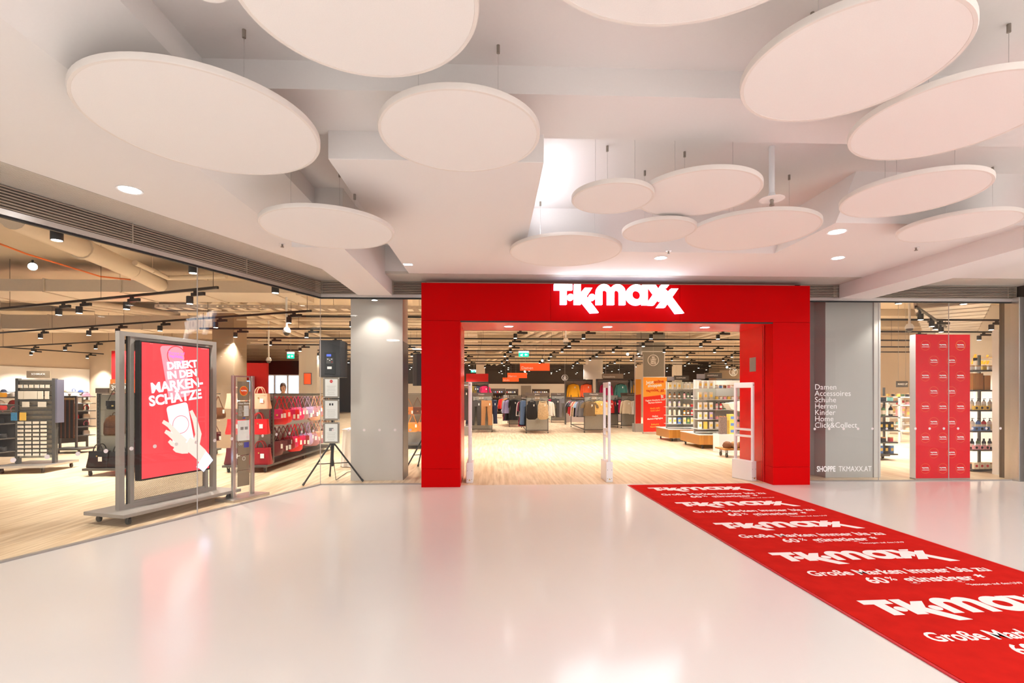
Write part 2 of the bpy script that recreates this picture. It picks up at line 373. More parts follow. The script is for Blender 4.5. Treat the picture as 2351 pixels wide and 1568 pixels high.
# louvred air grilles above the glass
def louvre(p, q, name, z0=3.035, z1=3.245, n=8):
    P = Vector(p); Q = Vector(q); d = (Q-P).normalized(); nn = Vector((d.y, -d.x)); mb = MB()
    for i in range(n):
        z = z0+(z1-z0)*(i+0.5)/n; h = (z1-z0)/n*0.22
        pts = [P, Q, Q+nn*0.03, P+nn*0.03]; mb.prism([tuple(x) for x in pts], z-h, z+h)
    L = (Q-P).length; k = max(1, int(L/1.3))
    for i in range(k+1):
        c = P+d*(L*i/k); e = c+d*0.012; mb.prism([tuple(c+nn*0.035), tuple(e+nn*0.035), tuple(e-nn*0.0), tuple(c)], z0, z1)
    struct(mb.build(name, M_louv))
    b2 = MB(); b2.prism([tuple(P-nn*0.10), tuple(Q-nn*0.10), tuple(Q-nn*0.12), tuple(P-nn*0.12)], z0-0.02, z1+0.3)
    struct(b2.build('trim_back', M_dark))
louvre(LW(8.6, 0), LW(0, 0), 'trim_7')
louvre((A.x, YG), (-2.16, YG), 'trim_8'); louvre((-1.62, YG), (-1.10, YG), 'trim_9')
louvre((5.04, YG), (5.69, YG), 'trim_10'); louvre((6.23, YG), (8.72, YG), 'trim_11')
# head and sill channels of the glass
def rail(p, q, z0, z1, w_, name, m_, off=0.0):
    P = Vector(p); Q = Vector(q); d = (Q-P).normalized(); nn = Vector((d.y, -d.x))
    pts = [P+nn*(w_/2+off), Q+nn*(w_/2+off), Q-nn*(w_/2-off), P-nn*(w_/2-off)]
    return struct(MB().prism([tuple(x) for x in pts], z0, z1).build(name, m_))
for nm, p, q in (('trim_12', LW(8.6, 0), LW(0, 0)), ('trim_13', (A.x, YG), (-1.10, YG)), ('trim_14', (5.04, YG), (8.72, YG))):
    rail(p, q, 2.985, 3.035, 0.07, nm, M_alu); rail(p, q, 2.965, 2.984, 0.03, nm, M_black)
    rail(p, q, -0.002, 0.014, 0.06, nm, M_grey)
# glass panes (each pane a window)
def pane(p, q, name, m_=None):
    P = Vector(p); Q = Vector(q); d = (Q-P).normalized(); nn = Vector((d.y, -d.x)); P = P+d*0.003; Q = Q-d*0.003
    return struct(MB().prism([tuple(P), tuple(Q), tuple(Q-nn*0.01), tuple(P-nn*0.01)], 0.014, 2.975).build(name, m_ or M_glass))

def s_at(px):      # distance from the corner of the left glass at a pixel column
    a = atan((px-CXP)/FPX)+TH; dx, dy = sin(a), cos(a)
    # A - GD*s = t*(dx,dy)
    den = (-GD.x*dy+GD.y*dx); return (A.x*dy-A.y*dx)/(-den)*-1 if False else (A.x*dy-A.y*dx)/(GD.x*dy-GD.y*dx)
s1 = s_at(453)
pane(LW(8.6, 0), LW(s1, 0), 'window_1'); pane(LW(s1, 0), LW(0, 0), 'window_2'); pane((A.x, YG), (-1.10, YG), 'window_3')
xs = [5.04, XA(2017, YG), XA(2178, YG), 8.66]
for i in range(3): pane((xs[i], YG), (xs[i+1], YG), 'window_%d' % (i+4))
M_joint = mat('pane_edge', (0.45, 0.42, 0.40), 0.3)
for p in (LW(s1, 0), A): struct(MB().tube((p.x, p.y, 0.014), (p.x, p.y, 2.975), 0.006, 8).build('trim_15', M_joint))
for x in xs[1:3]: struct(MB().tube((x, YG, 0.014), (x, YG, 2.975), 0.006, 8).build('trim_16', M_joint))
# right end pier of the shop front and the mall beyond
M_bronze = mat('bronze_cladding', (0.17, 0.145, 0.125), 0.35, metal=0.5, noise=0.05)
struct(MB().box(8.66, 8.78, 7.95, YG+0.1, 0, 3.05).build('trim_17', M_alu, bevel=0.004))
struct(MB().box(8.78, XR, 7.8, YG+0.3, 0, 3.3).build('wall_right', M_bronze))
struct(MB().box(XR, XR+0.2, -1, YG+0.3, 0, 4.0).build('wall_mall', M_wwall))
# ---- shop shell
SC = 4.15
struct(MB().prism([tuple(LW(8.6, -0.14)), tuple(LW(0, -0.14)), (A.x, YG+0.15), (18, YG+0.15), (18, 41), (-26, 41), (NEAR.x-20, NEAR.y)], SC, SC+0.1).build('ceiling', M_shopc))
struct(MB().box(-26, 18, 40.4, 40.6, 0, SC).build('wall_back', M_dark))
struct(MB().box(17.6, 17.8, YG+0.1, 40.4, 0, SC).build('wall_shop_right', M_cream))
struct(MB().box(-1.1, 5.03, 8.92, 9.0, 2.6, SC).build('wall_front', M_cream))
struct(MB().box(-3.2, 17.6, YG+0.14, YG+0.22, 3.05, SC).build('wall_front', M_cream))
struct(MB().prism([tuple(LW(8.6, -0.14)), tuple(LW(0, -0.14)), tuple(LW(0, -0.22)), tuple(LW(8.6, -0.22))], 3.05, SC).build('wall_front', M_cream))
struct(MB().box(9.6, 17.6, YG+0.3, YG+0.4, 0, SC).build('wall_front', M_cream))
# left wing: slat wall parallel to the glass and the return wall
def CZ(px, z): return Vector(CW((px-CXP)*z/FPX, z))
KS = CZ(205, 13.8); K0 = CZ(205, 22.0); K1 = K0-GD*9.0; nL = -GN
def wallseg(P, Q, t, z0, z1, name, m_):
    P = Vector(P); Q = Vector(Q); d = (Q-P).normalized(); nn = Vector((-d.y, d.x))*t
    return struct(MB().prism([tuple(P), tuple(Q), tuple(Q+nn), tuple(P+nn)], z0, z1).build(name, m_))
wallseg(K1, K0, 0.15, 0, SC, 'wall_left', M_cream)
K2 = K0+GN*2.4
wallseg(K0, K2, 0.15, 0, SC, 'wall_left_return', M_cream)
# slatwall cladding with thin shelf lines
d = GD; 
pw = MB(); pw.prism([tuple(K1+GN*0.02), tuple(K0+GN*0.02-GD*0.02), tuple(K0+GN*0.06-GD*0.02), tuple(K1+GN*0.06)], 0.1, 2.52)
struct(pw.build('trim_18', M_wwall))
# return wall's red panel, brown columns
def boxat(px0, px1, Y, depth, z0, z1, name, m_, bevel=0.0):
    return MB().box(XA(px0, Y), XA(px1, Y), Y, Y+depth, z0, z1).build(name, m_, bevel=bevel)
M_redwall = mat('red_wall_paint', (0.62, 0.012, 0.015), 0.6, noise=0.02)
struct(MB().box(XA(256, 13.2), XA(320, 13.2), 13.2, 13.35, 0, 2.55).build('wall_red', M_redwall))
M_colb = mat('column_brown', (0.30, 0.21, 0.14), 0.7, noise=0.03)
M_colw = mat('column_offwhite', (0.66, 0.62, 0.57), 0.6, noise=0.02)
def column(px0, px1, Y, m_, label, dep=0.7, z1=SC, split=None):
    c = boxat(px0, px1, Y, dep, 0, z1, 'column', m_, bevel=0.004); return tag(c, label, 'column')
column(487, 537, 13.6, M_colb, 'brown square column behind the handbag stand with the peach bag')
column(686, 728, 20.0, M_colw, 'off-white column carrying the orange framed poster')
# far side: red cash-desk wall and bright window
struct(boxat(537, 612, 21.5, 0.2, 0, 2.75, 'wall_red', M_redwall))
M_day = mat('daylit_window', (0.6, 0.75, 1.0), 0.4, emit=(0.62, 0.80, 1.0), estr=1.7)
t = thing('bright_window', 'bluish bright window with white bars far behind the handbags', 'window', (XA(646, 28), 28, 0))
for k in range(3):
    x = (-0.72+0.72*k)*0.9; MB().box(x-0.28, x+0.28, 0.0, 0.02, 1.2, 2.43).build('pane', M_day, t)
MB().box(-1.1, 1.1, 0.02, 0.08, 0, 2.5).build('frame', M_wwall, t)
for x in (-0.36, 0.36): MB().box(x-0.04, x+0.04, -0.03, 0.02, 1.15, 2.46).build('mullion', M_wwall, t)
column(1350, 1384, 26.0, M_colw, 'white column above the sweatshirt wall, hung with a blank panel')
column(1473, 1527, 19.6, M_gpanel, 'grey column behind the roll-up banner, carrying the round sign')
column(1552, 1566, 30.0, M_colw, 'pale column behind the cosmetics stands, right of the roll-up banner')
tag(MB().box(XA(1093, 30), XA(1113, 30), 30, 30.6, 2.3, SC).build('column', M_colw), 'white boxed column left of the exit signs under the shop ceiling', 'column')
# ================================================================== ENTRANCE PORTAL
PX0, PX1, PY = -1.12, 5.035, 7.80
ZO = 2.575; ZT = 3.17
t = thing('entrance_portal', 'large red lacquered portal framing the shop entrance under the white letters', 'portal', (PX0, PY, 0))
W_ = PX1-PX0
def pb(x0, x1, y0, y1, z0, z1, name, m_=M_red, bevel=0.002): return MB().box(x0, x1, y0, y1, z0, z1).build(name, m_, t, bevel=bevel)
g = 0.0015
for (x0, x1) in ((0, .6), (W_-.6, W_)):
    pb(x0, x1, 0, 0.24, 0.0, 0.285-g, 'plinth_panel'); pb(x0, x1, 0, 0.24, 0.285+g, ZO+0.01-g, 'leg_panel')
xa, xb = XA(1264, PY)-PX0, XA(1561, PY)-PX0
for (x0, x1) in ((0, xa-g), (xa+g, xb-g), (xb+g, W_)): pb(x0, x1, 0, 0.24, ZO+0.01+g, ZT, 'header_panel')
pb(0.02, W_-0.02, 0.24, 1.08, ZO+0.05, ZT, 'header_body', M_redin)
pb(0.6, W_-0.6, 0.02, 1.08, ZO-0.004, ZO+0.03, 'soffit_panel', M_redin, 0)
pb(0.6, W_-0.6, 0.004, 0.022, ZO-0.012, ZO+0.01, 'black_trim_strip', M_black, 0)  # black trim strip along the front edge of the soffit
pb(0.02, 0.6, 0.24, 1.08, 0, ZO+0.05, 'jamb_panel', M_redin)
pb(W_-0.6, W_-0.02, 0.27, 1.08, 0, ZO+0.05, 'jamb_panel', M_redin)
pb(W_-0.585, W_-0.05, 0.235, 0.275, 0, ZO, 'door_slot', M_black, 0)
pb(W_-0.603, W_-0.598, 0.30, 0.305, 0.0, ZO, 'door_edge', M_black, 0)
for px in (1168, 1395, 1618):
    x = XA(px, 8.3)-PX0; y = 8.3-PY
    dl = MB().lathe([(0.085, -0.008), (0.085, 0), (0.07, 0.0)], 24, x, y, ZO-0.004).build('downlight', M_white, t, smooth=True)
    MB().lathe([(0.07, -0.009), (0.068, -0.006)], 24, x, y, ZO-0.0035).build('lens', M_lensw, dl)
    l = bpy.data.lights.new('portal_lamp', 'SPOT'); l.energy = 45; l.spot_size = radians(120); l.spot_blend = 0.8; l.shadow_soft_size = 0.06; l.color = (1, .95, .88)
    lo = bpy.data.objects.new('portal_lamp', l); COL.objects.link(lo); lo.location = (PX0+x, PY+y, ZO-0.02)
# back-lit letters
sx, sz = (XA(1270, PY)+XA(1565, PY))/2, 0
sg = thing('illuminated_sign', 'glowing white raised letters on the red lintel above the entrance', 'sign', (sx, PY, ZA(1417, 689, PY)))
WS = XA(1565, PY)-XA(1270, PY); sc = WS/1920
for g_ in LOGO:
    cu = bpy.data.curves.new('l', 'CURVE'); cu.dimensions = '2D'; cu.fill_mode = 'BOTH'; cu.extrude = 0.03
    for poly in g_:
        sp = cu.splines.new('POLY'); sp.points.add(len(poly)-1); sp.use_cyclic_u = True
        for p, q in zip(sp.points, poly): p.co = ((q[0]-1162)*sc, (320-q[1])*sc, 0, 1)
    ob = bpy.data.objects.new('l', cu); me = bpy.data.meshes.new_from_object(ob); bpy.data.objects.remove(ob)
    lt = put_mesh(me, 'letter_body', M_halo, sg, (0, -0.07, 0))
    cu.extrude = 0.002
    ob = bpy.data.objects.new('l', cu); me = bpy.data.meshes.new_from_object(ob); bpy.data.objects.remove(ob)
    put_mesh(me, 'letter_face', M_sign, lt, (0, -0.034, 0))
# EAS gates
def gate(px0, px1, pyb, pyt, label, rot=0.0, wid=None, deep=0.42):
    X, Y = FL((px0+px1)/2, pyb); h = 1.64
    t = thing('security_gate', label, 'security gate', (X, Y, 0), rot, 'anti-theft gates across the entrance')
    w2 = wid/2
    # frame: two uprights, top bar, middle crossbars; the plane of the gate runs along local y
    for s in (-1, 1): MB().box(-0.022, 0.022, s*w2-0.02, s*w2+0.02, 0.1, h).build('upright', M_white, t, bevel=0.008)
    MB().box(-0.022, 0.022, -w2, w2, h-0.09, h).build('top_bar', M_white, t, bevel=0.006)
    MB().box(-0.02, 0.02, -w2, w2, 0.83, 0.865).build('crossbar', M_white, t)
    MB().box(-0.02, 0.02, -w2, w2, 0.72, 0.755).build('crossbar', M_white, t)
    b = MB().box(-0.055, 0.055, -w2-0.03, w2+0.03, 0, 0.33).build('base_box', M_white, t, bevel=0.008)
    for zz in (0.06, 0.2):
        for xx in (-0.035, 0.035): MB().tube((xx, -w2-0.032, zz), (xx, -w2-0.029, zz), 0.005, 8).build('screw', M_dgrey, b)
    MB().tube((0, -w2-0.045, 0.05), (0, -w2-0.028, 0.05), 0.012, 10).build('key_lock', mat('brass', (0.6, 0.4, 0.15), 0.3, metal=0.9), b)
    MB().box(-0.012, 0.012, -w2-0.022, -w2-0.019, h-0.05, h-0.04).build('indicator', M_black, t)
    return t
gate(1072, 1087, 1104, 878, 'white anti-theft gate seen edge-on beside the left jamb of the entrance', 0.0, 0.36)
gate(1382, 1404, 1102, 878, 'white anti-theft gate standing alone in the middle of the entrance', 0.0, 0.36)
gate(1692, 1724, 1100, 878, 'white anti-theft gate standing against the right red jamb', 0.35, 0.36)
# small plate on the right jamb
t = thing('notice_plate', 'small brushed metal notice on the right inner jamb of the entrance', 'sign', (PX1-0.602, PY+0.62, 1.95), pi/2)
MB().box(-0.10, 0.10, 0.0, 0.004, -0.12, 0.12).build('plate', M_alu, t)
# ================================================================== CARPET
cfar_l = Vector(FL(1440.5, 1114.4)); cfar_r = Vector(FL(1729.5, 1112.6)); cd_ = (Vector(FL(2201, 1567))-cfar_l).normalized()
cper = Vector((-cd_.y, cd_.x)); cw = 2.02; CL = 7.2
ca = math.atan2(cper.y, cper.x); cc = cfar_l+cper*cw/2
ct = thing('red_carpet', 'long red carpet runner with white lettering leading to the entrance', 'carpet', (cc.x, cc.y, 0), ca)
MB().box(-cw/2+0.02, cw/2-0.02, -CL+0.02, -0.02, 0.0005, 0.011).build('pile', M_carpet, ct)
mb = MB(); mb.box(-cw/2, cw/2, -CL, -CL+0.02, 0.0005, 0.008); mb.box(-cw/2, cw/2, -0.02, 0, 0.0005, 0.008)
mb.box(-cw/2, -cw/2+0.02, -CL, 0, 0.0005, 0.008); mb.box(cw/2-0.02, cw/2, -CL, 0, 0.0005, 0.008)
mb.build('rubber_border', M_rubber, ct)
def cs(px, py):
    p = Vector(FL(px, py))-cc; return (p.dot(cper), p.dot(Vector((-cper.y, cper.x))))
tl1 = text_mesh('Große Marken immer bis zu', 0.135, off=0.0022, ext=0.0004, sx=1.0)
wid = max(v.co.x for v in tl1.vertices)-min(v.co.x for v in tl1.vertices)
for k, yy in enumerate((-0.42, -1.46, -2.52, -3.57, -4.62)):
    logo(1.53, (-0.02, yy-0.02, 0.0115), ct, M_cprint, 'printed_logo', flat=True, ext=0.0004)
    a1 = text('Große Marken immer bis zu', 0.155, (0, yy-0.385, 0.0115), ct, M_cprint, 'printed_slogan', flat=True, off=0.003, ext=0.0004, sx=1.53/(wid*0.155/0.135))
    text('60', 0.165, (-0.34, yy-0.56, 0.0115), ct, M_cprint, 'printed_number', flat=True, off=0.003, ext=0.0004)
    text('%', 0.10, (-0.20, yy-0.535, 0.0115), ct, M_cprint, 'printed_percent_sign', flat=True, off=0.001, ext=0.0004)
    text('*', 0.155, (0.545, yy-0.56, 0.0115), ct, M_cprint, 'printed_asterisk', flat=True, off=0.003, ext=0.0004)
    text('günstiger', 0.155, (0.17, yy-0.56, 0.0115), ct, M_cprint, 'printed_slogan', flat=True, off=0.003, ext=0.0004)
    text('*bezogen auf den UVP', 0.05, (0.5, yy-0.69, 0.0115), ct, M_cprint, 'printed_footnote', flat=True, ext=0.0004)
# ================================================================== MALL CEILING FITTINGS
def ceil_at(X, Y):
    if -1.27 < X < 0.39 and Y > 3.89: return Z1
    if X > -1.92 and 3.37 < Y < 3.95: return Z2
    if X < XL: return Z1
    if X < -1.92: return Z1+(X-XL)/0.44*(Z2-Z1)
    if X > 3.6 and Y > 4.85: return max(Z1, Z3-(Y-4.85)/0.3*(Z3-Z1))
    if X > 0.39 and Y > 5.95: return max(Z1, Z3-(Y-5.95)/0.35*(Z3-Z1))
    return Z3
DISCS = [  # left px, right px, near v, far v, height above eye, label
 (150, 736, 771, 502, 1.70, 'large round ceiling sail over the left window side, below the slanting beam'),
 ('B',), ('C',),
 (868, 1238, 702, 509, 1.70, 'round ceiling sail in front of the white box soffit, centre'),
 (1690, 2257, 925, 624, 1.70, 'largest complete round ceiling sail at upper right'),
 ('E',),
 (588, 908, 429, 332, 1.52, 'round ceiling sail hanging before the dropped beam above the column'),
 (1464, 1749, 517, 407, 1.70, 'mid-size ceiling sail overlapped by a small one, left of the sprinkler drop'),
 (1312, 1503, 486, 413, 1.66, 'small round ceiling sail overlapping its larger neighbour on the left'),
 (1574, 1888, 422, 329, 1.68, 'round ceiling sail directly below the sprinkler drop pipe'),
 (1433, 1596, 401, 347, 1.64, 'smallest round ceiling sail, between two larger ones above the sign'),
 (1168, 1431, 365, 292, 1.68, 'ceiling sail hanging nearest the sign, left above its letters'),
 (1927, 2285, 516, 404, 1.70, 'ceiling sail at right, above two recessed downlights'),
 (2043, 2370, 422, 347, 1.66, 'lowest ceiling sail at far right, beside the dropped beam'),
]
def sail(cx, cy, R, h, label, rot=0.0):
    X, Y = CW(cx, cy); z = EYE+h
    t = thing('ceiling_sail', label, 'ceiling panel', (X, Y, z), rot, 'round acoustic ceiling sails')
    MB().lathe([(R-0.022, 0.0), (R-0.022, 0.012)], 72).build('fabric_face', M_disc, t)
    MB().lathe([(R-0.024, 0.002), (R-0.02, -0.002), (R-0.004, -0.002), (R, 0.004), (R, 0.034), (R-0.03, 0.038)], 72).build('rim', M_rim, t, smooth=True)
    for a in (210, 330, 90):
        x = 0.55*R*cos(radians(a)); y = 0.55*R*sin(radians(a))
        gx = X+x*cos(rot)-y*sin(rot); gy = Y+x*sin(rot)+y*cos(rot); H = ceil_at(gx, gy)-z
        if H < 0.06: continue
        wr = MB().tube((x, y, 0.038), (x, y, H-0.03), 0.0016, 6).build('wire', M_alu, t)
        MB().tube((x, y, H-0.05), (x, y, H-0.0005), 0.011, 10).build('fixing', M_taupe, wr)
        MB().tube((x, y, 0.034), (x, y, 0.055), 0.006, 8).build('wire_clip', M_alu, wr)
for dd in DISCS:
    if dd[0] == 'B': sail(-0.688*0.966, 2.25*0.966, 0.54*0.966, 1.70, 'very large ceiling sail cut by the top edge, left of centre'); continue
    if dd[0] == 'C': sail(0.688*0.966, 1.655*0.966, 0.749*0.966, 1.70, 'ceiling sail of which only the front rim shows, top centre'); continue
    if dd[0] == 'E': sail(2.813*0.966, 3.238*0.966, 0.538*0.966, 1.70, 'large ceiling sail running out of the right edge'); continue
    l_, r_, vn, vf, h, lab = dd
    zn = h*FPX/vn; zf = h*FPX/vf; R = (zf-zn)/2; zc = (zf+zn)/2; m1 = (l_-CXP)/FPX; m2 = (r_-CXP)/FPX
    Xc = (m1+m2)*(1-(R/zc)**2)/2*zc
    sail(Xc, zc, R, h, lab)
def downlight(px, py, H, label, r=0.10):
    X, Y = CP(px, py, H); Z = EYE+H
    t = thing('recessed_downlight', label, 'ceiling light', (X, Y, Z), 0, 'recessed mall downlights')
    MB().lathe([(r*0.8, -0.001), (r, -0.006), (r, -0.0005)], 28).build('trim_ring', M_white, t, smooth=True)
    MB().lathe([(r*0.8, -0.0045), (r*0.8, -0.002)], 28).build('lens', M_lensw, t)
    l = bpy.data.lights.new('downlight_lamp', 'SPOT'); l.energy = MALL_W; l.spot_size = radians(140); l.spot_blend = 1; l.shadow_soft_size = 0.08; l.color = (1, .96, .92)
    lo = bpy.data.objects.new('downlight_lamp', l); COL.objects.link(lo); lo.location = (X, Y, Z-0.012)
downlight(298, 436, Z1-EYE, 'recessed downlight in the low ceiling above the left window, under the large sail')
downlight(1922, 532, Z1-EYE, 'recessed downlight at right, the upper one of the pair in line')
downlight(1924, 592, Z1-EYE, 'recessed downlight at right, the lower one of the pair near the metal soffit', 0.085)
downlight(1517, 592, Z1-EYE, 'recessed downlight directly above the glowing letters', 0.085)
X, Y = CP(901, 606, Z1-EYE); X = -1.19
t = thing('recessed_spotlight', 'small cool-white square spotlight in the box soffit beside the dropped beam', 'ceiling light', (X, Y, Z1))
MB().box(-0.07, 0.07, -0.05, 0.05, -0.006, -0.0005).build('trim_ring', M_white, t); MB().box(-0.055, 0.055, -0.035, 0.035, -0.008, -0.0055).build('lens', mat('cool_lens', (1, 1, 1), .4, emit=(.85, .93, 1), estr=9), t)
def sprinkler(px, py, H, label):
    X, Y = CP(px, py, H); t = thing('fire_sprinkler', label, 'sprinkler', (X, Y, EYE+H), 0, 'flush sprinkler heads')
    MB().lathe([(0.035, -0.004), (0.035, -0.0005)], 16).build('rosette', M_white, t)
    MB().lathe([(0.008, -0.035), (0.012, -0.03), (0.009, -0.02), (0.012, -0.004)], 10).build('nozzle', M_taupe, t)
    MB().lathe([(0.02, -0.040), (0.02, -0.036)], 12).build('deflector', M_taupe, t)
sprinkler(648, 560, Z1-EYE, 'small sprinkler head in the ceiling above the left window')
sprinkler(1535, 576, Z1-EYE, 'small sprinkler head above the downlight over the letters')
sprinkler(2103, 568, Z1-EYE, 'small sprinkler head at right, below the lowest sail')
X, Y = CP(1772, 336, Z3-EYE)
t = thing('sprinkler_drop', 'white sprinkler drop pipe with round shield plate between the sails', 'sprinkler', (X, Y, 0))
MB().tube((0, 0, Z3-0.0005), (0, 0, Z3-0.42), 0.024, 16).build('drop_pipe', M_white, t, smooth=True)
MB().lathe([(0.03, 0), (0.03, 0.04), (0.02, 0.06)], 14, 0, 0, Z3-0.47).build('coupling', M_white, t)
MB().lathe([(0.105, 0), (0.105, 0.004)], 32, 0, 0, Z3-0.475).build('shield_plate', M_disc, t)
MB().lathe([(0.006, -0.06), (0.022, -0.055), (0.014, -0.03), (0.018, -0.01), (0.012, 0)], 10, 0, 0, Z3-0.475).build('nozzle', M_taupe, t)
X, Y = CP(492, 2, Z3-EYE-0.4)
t = thing('sprinkler_shield', 'white round sprinkler shield cut by the top edge, left of the large sail', 'sprinkler', (X, Y+0.0, Z3-0.4))
MB().lathe([(0.094, 0), (0.094, 0.004)], 32, 0, -0.08, 0).build('shield_plate', M_disc, t); MB().tube((0, -0.08, 0.004), (0, -0.08, 0.395), 0.02, 12).build('drop_pipe', M_white, t)
# ================================================================== DECALS AND WRITING ON THE GLASS
dz = 0.87
dp = MB(); dp.add([(0.021*cos(2*pi*i/20), -0.0008, 0.021*sin(2*pi*i/20)) for i in range(20)]+[(0.021*cos(2*pi*i/20), 0, 0.021*sin(2*pi*i/20)) for i in range(20)],
       [tuple(range(20)), tuple(range(39, 19, -1))]+[(i, 20+i, 20+(i+1) % 20, (i+1) % 20) for i in range(20)])
M_decal = mat('frosted_decal', (0.75, 0.68, 0.68), 0.6)
d0 = dp.build('safety_decal', M_decal); dme = d0.data; first = True
def decal(x, y, rz, label, grp):
    global first
    o = d0 if first else d0.copy()
    if not first: COL.objects.link(o)
    first = False; o.location = (x, y, dz); o.rotation_euler = (0, 0, rz); tag(o, label, 'decal', grp)
for i in range(18):
    p = LW(0.16+0.245*i, 0.002); decal(p.x, p.y, GA, '%s round frosted decal on the slanting left window, counted from the corner' % ORD[i], 'safety decals on the left window')
i = 0; x = A.x+0.2
while x < -1.3: decal(x, YG-0.002, 0, '%s round frosted decal on the narrow window before the grey column' % ORD[i], 'safety decals on the narrow window'); x += 0.245; i += 1
i = 0; x = 5.3
while x < 8.6: decal(x, YG-0.002, 0, '%s round frosted decal on the right window, counted from the red portal' % ORD[i], 'safety decals on the right window'); x += 0.245; i += 1
t = thing('window_lettering', 'column of white department names on the glass right of the portal', 'lettering', (XA(1870, YG), YG-0.002, 0))
for k, s_ in enumerate(('Damen', 'Accessoires', 'Schuhe', 'Herren', 'Kinder', 'Home', 'Click&Collect')):
    text(s_, 0.128, (0, 0, ZA(1870, 889+14.6*k, YG)), t, M_vinyl, 'word', align='LEFT', off=-0.0005)
t = thing('window_lettering', 'bold white web address low on the glass right of the portal', 'lettering', (XA(1875, YG), YG-0.002, ZA(1930, 1077, YG)))
text('SHOPPE', 0.125, (0, 0, 0), t, M_vinyl, 'word', align='LEFT', off=0.003, sx=0.72); text('TKMAXX.AT', 0.125, (0.37, 0, 0), t, M_vinyl, 'word', align='LEFT', off=-0.0005, sx=0.80)
# clad columns just inside the glass
cx0, cx1 = XA(805, 8.45), XA(925, 8.45)
M_clad = mat('greige_cladding', (0.60, 0.57, 0.54), 0.5, noise=0.03, nscale=40)
t = thing('column', 'wide grey clad column behind the glass left of the entrance', 'column', (cx0, 8.45, 0))
MB().box(0, cx1-cx0-0.003, 0, 0.5, 0, SC-0.02).build('cladding', M_clad, t, bevel=0.003)
MB().box(cx1-cx0-0.003, cx1-cx0+0.004, 0.006, 0.5, 0, 2.33).build('side_panel', M_bronze, t)
M_clad2 = mat('grey_cladding', (0.45, 0.435, 0.42), 0.5, noise=0.03, nscale=40)
x0, x1 = XA(1895, 8.45), XA(2004, 8.45)
t = thing('column', 'wide grey clad column behind the lettered glass right of the portal', 'column', (x0, 8.45, 0))
MB().box(0, x1-x0, 0, 0.5, 0, SC-0.02).build('cladding', M_clad2, t, bevel=0.003)
MB().box(x1-x0+0.004, XA(2020, 8.45)-x0, -0.02, 0.48, 0, SC-0.02).build('end_strip', M_clad, t, bevel=0.003)
tag(MB().box(5.12, XA(1892, 8.75), 8.75, 8.85, 0, SC-0.02).build('partition', mat('mauve_panel', (0.36, 0.29, 0.27), 0.4, noise=0.03)), 'brownish partition between the portal and the grey column', 'partition')
# unseen lamps added for brightness, above and behind the camera (the mall continues there)
M_panel = mat('added_lamp_disc', (1, 1, 1), 0.5, emit=(1, 0.97, 0.93), estr=3)
struct(MB().box(NEAR.x, XR, -9, -1.0, 3.3, 3.4).build('ceiling', M_ceil))
for i, (x, y) in enumerate(((-3.3, -0.4), (3.6, -0.4), (8.5, 0.2), (-3.0, -3.6), (3.0, -3.6), (8.5, -3.6), (8.6, 3.0))):
    z = 3.6 if y > -1 and x > -1.9 else 3.2
    l = bpy.data.lights.new('added_mall_lamp', 'AREA'); l.shape = 'DISK'; l.size = 0.4; l.energy = 92; l.color = (1, .985, .965)
    lo = bpy.data.objects.new('added_mall_lamp', l); COL.objects.link(lo); lo.location = (x, y, z)
    fx_ = thing('added_lamp_disc', 'added unseen round lamp lighting the mall, %s' % ORD[i], 'ceiling light', (x, y, z)); MB().lathe([(0.2, 0.004), (0.22, 0.03)], 28).build('panel', M_panel, fx_)
# close the shop on the far left
struct(MB().box(-24.2, -24, -2, 41, 0, SC).build('wall_far_left', M_cream))
# ================================================================== SHOP CEILING: tracks, spots, ducts, pipes
ZTR = EYE+1.70
def spot_proto():
    t = thing('track_spotlight', 'x', 'track light', (0, 0, 0), 0, 'track spotlights')
    MB().box(-0.03, 0.25, -0.022, 0.022, -0.085, -0.03).build('driver_box', M_bmetal, t)
    MB().box(0.02, 0.09, -0.015, 0.015, -0.03, 0.0).build('track_adapter', M_bmetal, t)
    h = MB().lathe([(0.05, -0.205), (0.052, -0.2), (0.052, -0.085), (0.045, -0.08)], 18, -0.08, 0, 0).build('lamp_head', M_bmetal, t, smooth=True)
    MB().lathe([(0.044, -0.2065), (0.044, -0.204)], 16, -0.08, 0, 0).build('lens', M_lens, h)
    return proto(t)
SP = spot_proto(); sp_used = False
lightd = {}
def lamp_data(e, ang):
    k = (e, ang)
    if k not in lightd:
        l = bpy.data.lights.new('spot_lamp', 'SPOT'); l.energy = e; l.spot_size = radians(ang); l.spot_blend = 0.6; l.shadow_soft_size = 0.045; l.color = (1.0, 0.935, 0.84); lightd[k] = l
    return lightd[k]
def spot(x, y, z, label, rz=0.0, e=SPOT_W, ang=110, lit=True):
    global sp_used
    if not sp_used: o = SP; o.location = (x, y, z); o.rotation_euler = (0, 0, rz); o['label'] = label; sp_used = True
    else: o = dup(SP, (x, y, z), rz, label)
    if lit:
        lo = bpy.data.objects.new('spot_lamp', lamp_data(e, ang)); COL.objects.link(lo); lo.location = (x-0.08*cos(rz), y-0.08*sin(rz), z-0.215)
def track(p, q, label, drops=True):
    P = Vector((p[0], p[1], 0)); Q = Vector((q[0], q[1], 0)); L = (Q-P).length; a = math.atan2(Q.y-P.y, Q.x-P.x)
    t = thing('lighting_track', label, 'lighting track', (P.x, P.y, ZTR), a, 'black lighting tracks')
    MB().box(0, L, -0.02, 0.02, 0, 0.042).build('rail', M_bmetal, t)
    n = int(L/2.4)
    for i in range(n+1):
        MB().tube((0.1+i*(L-0.2)/max(1, n), 0, 0.036), (0.1+i*(L-0.2)/max(1, n), 0, SC-ZTR), 0.004, 6).build('hanger', M_bmetal, t)
YT = [11.3+2.19*k for k in range(13)]
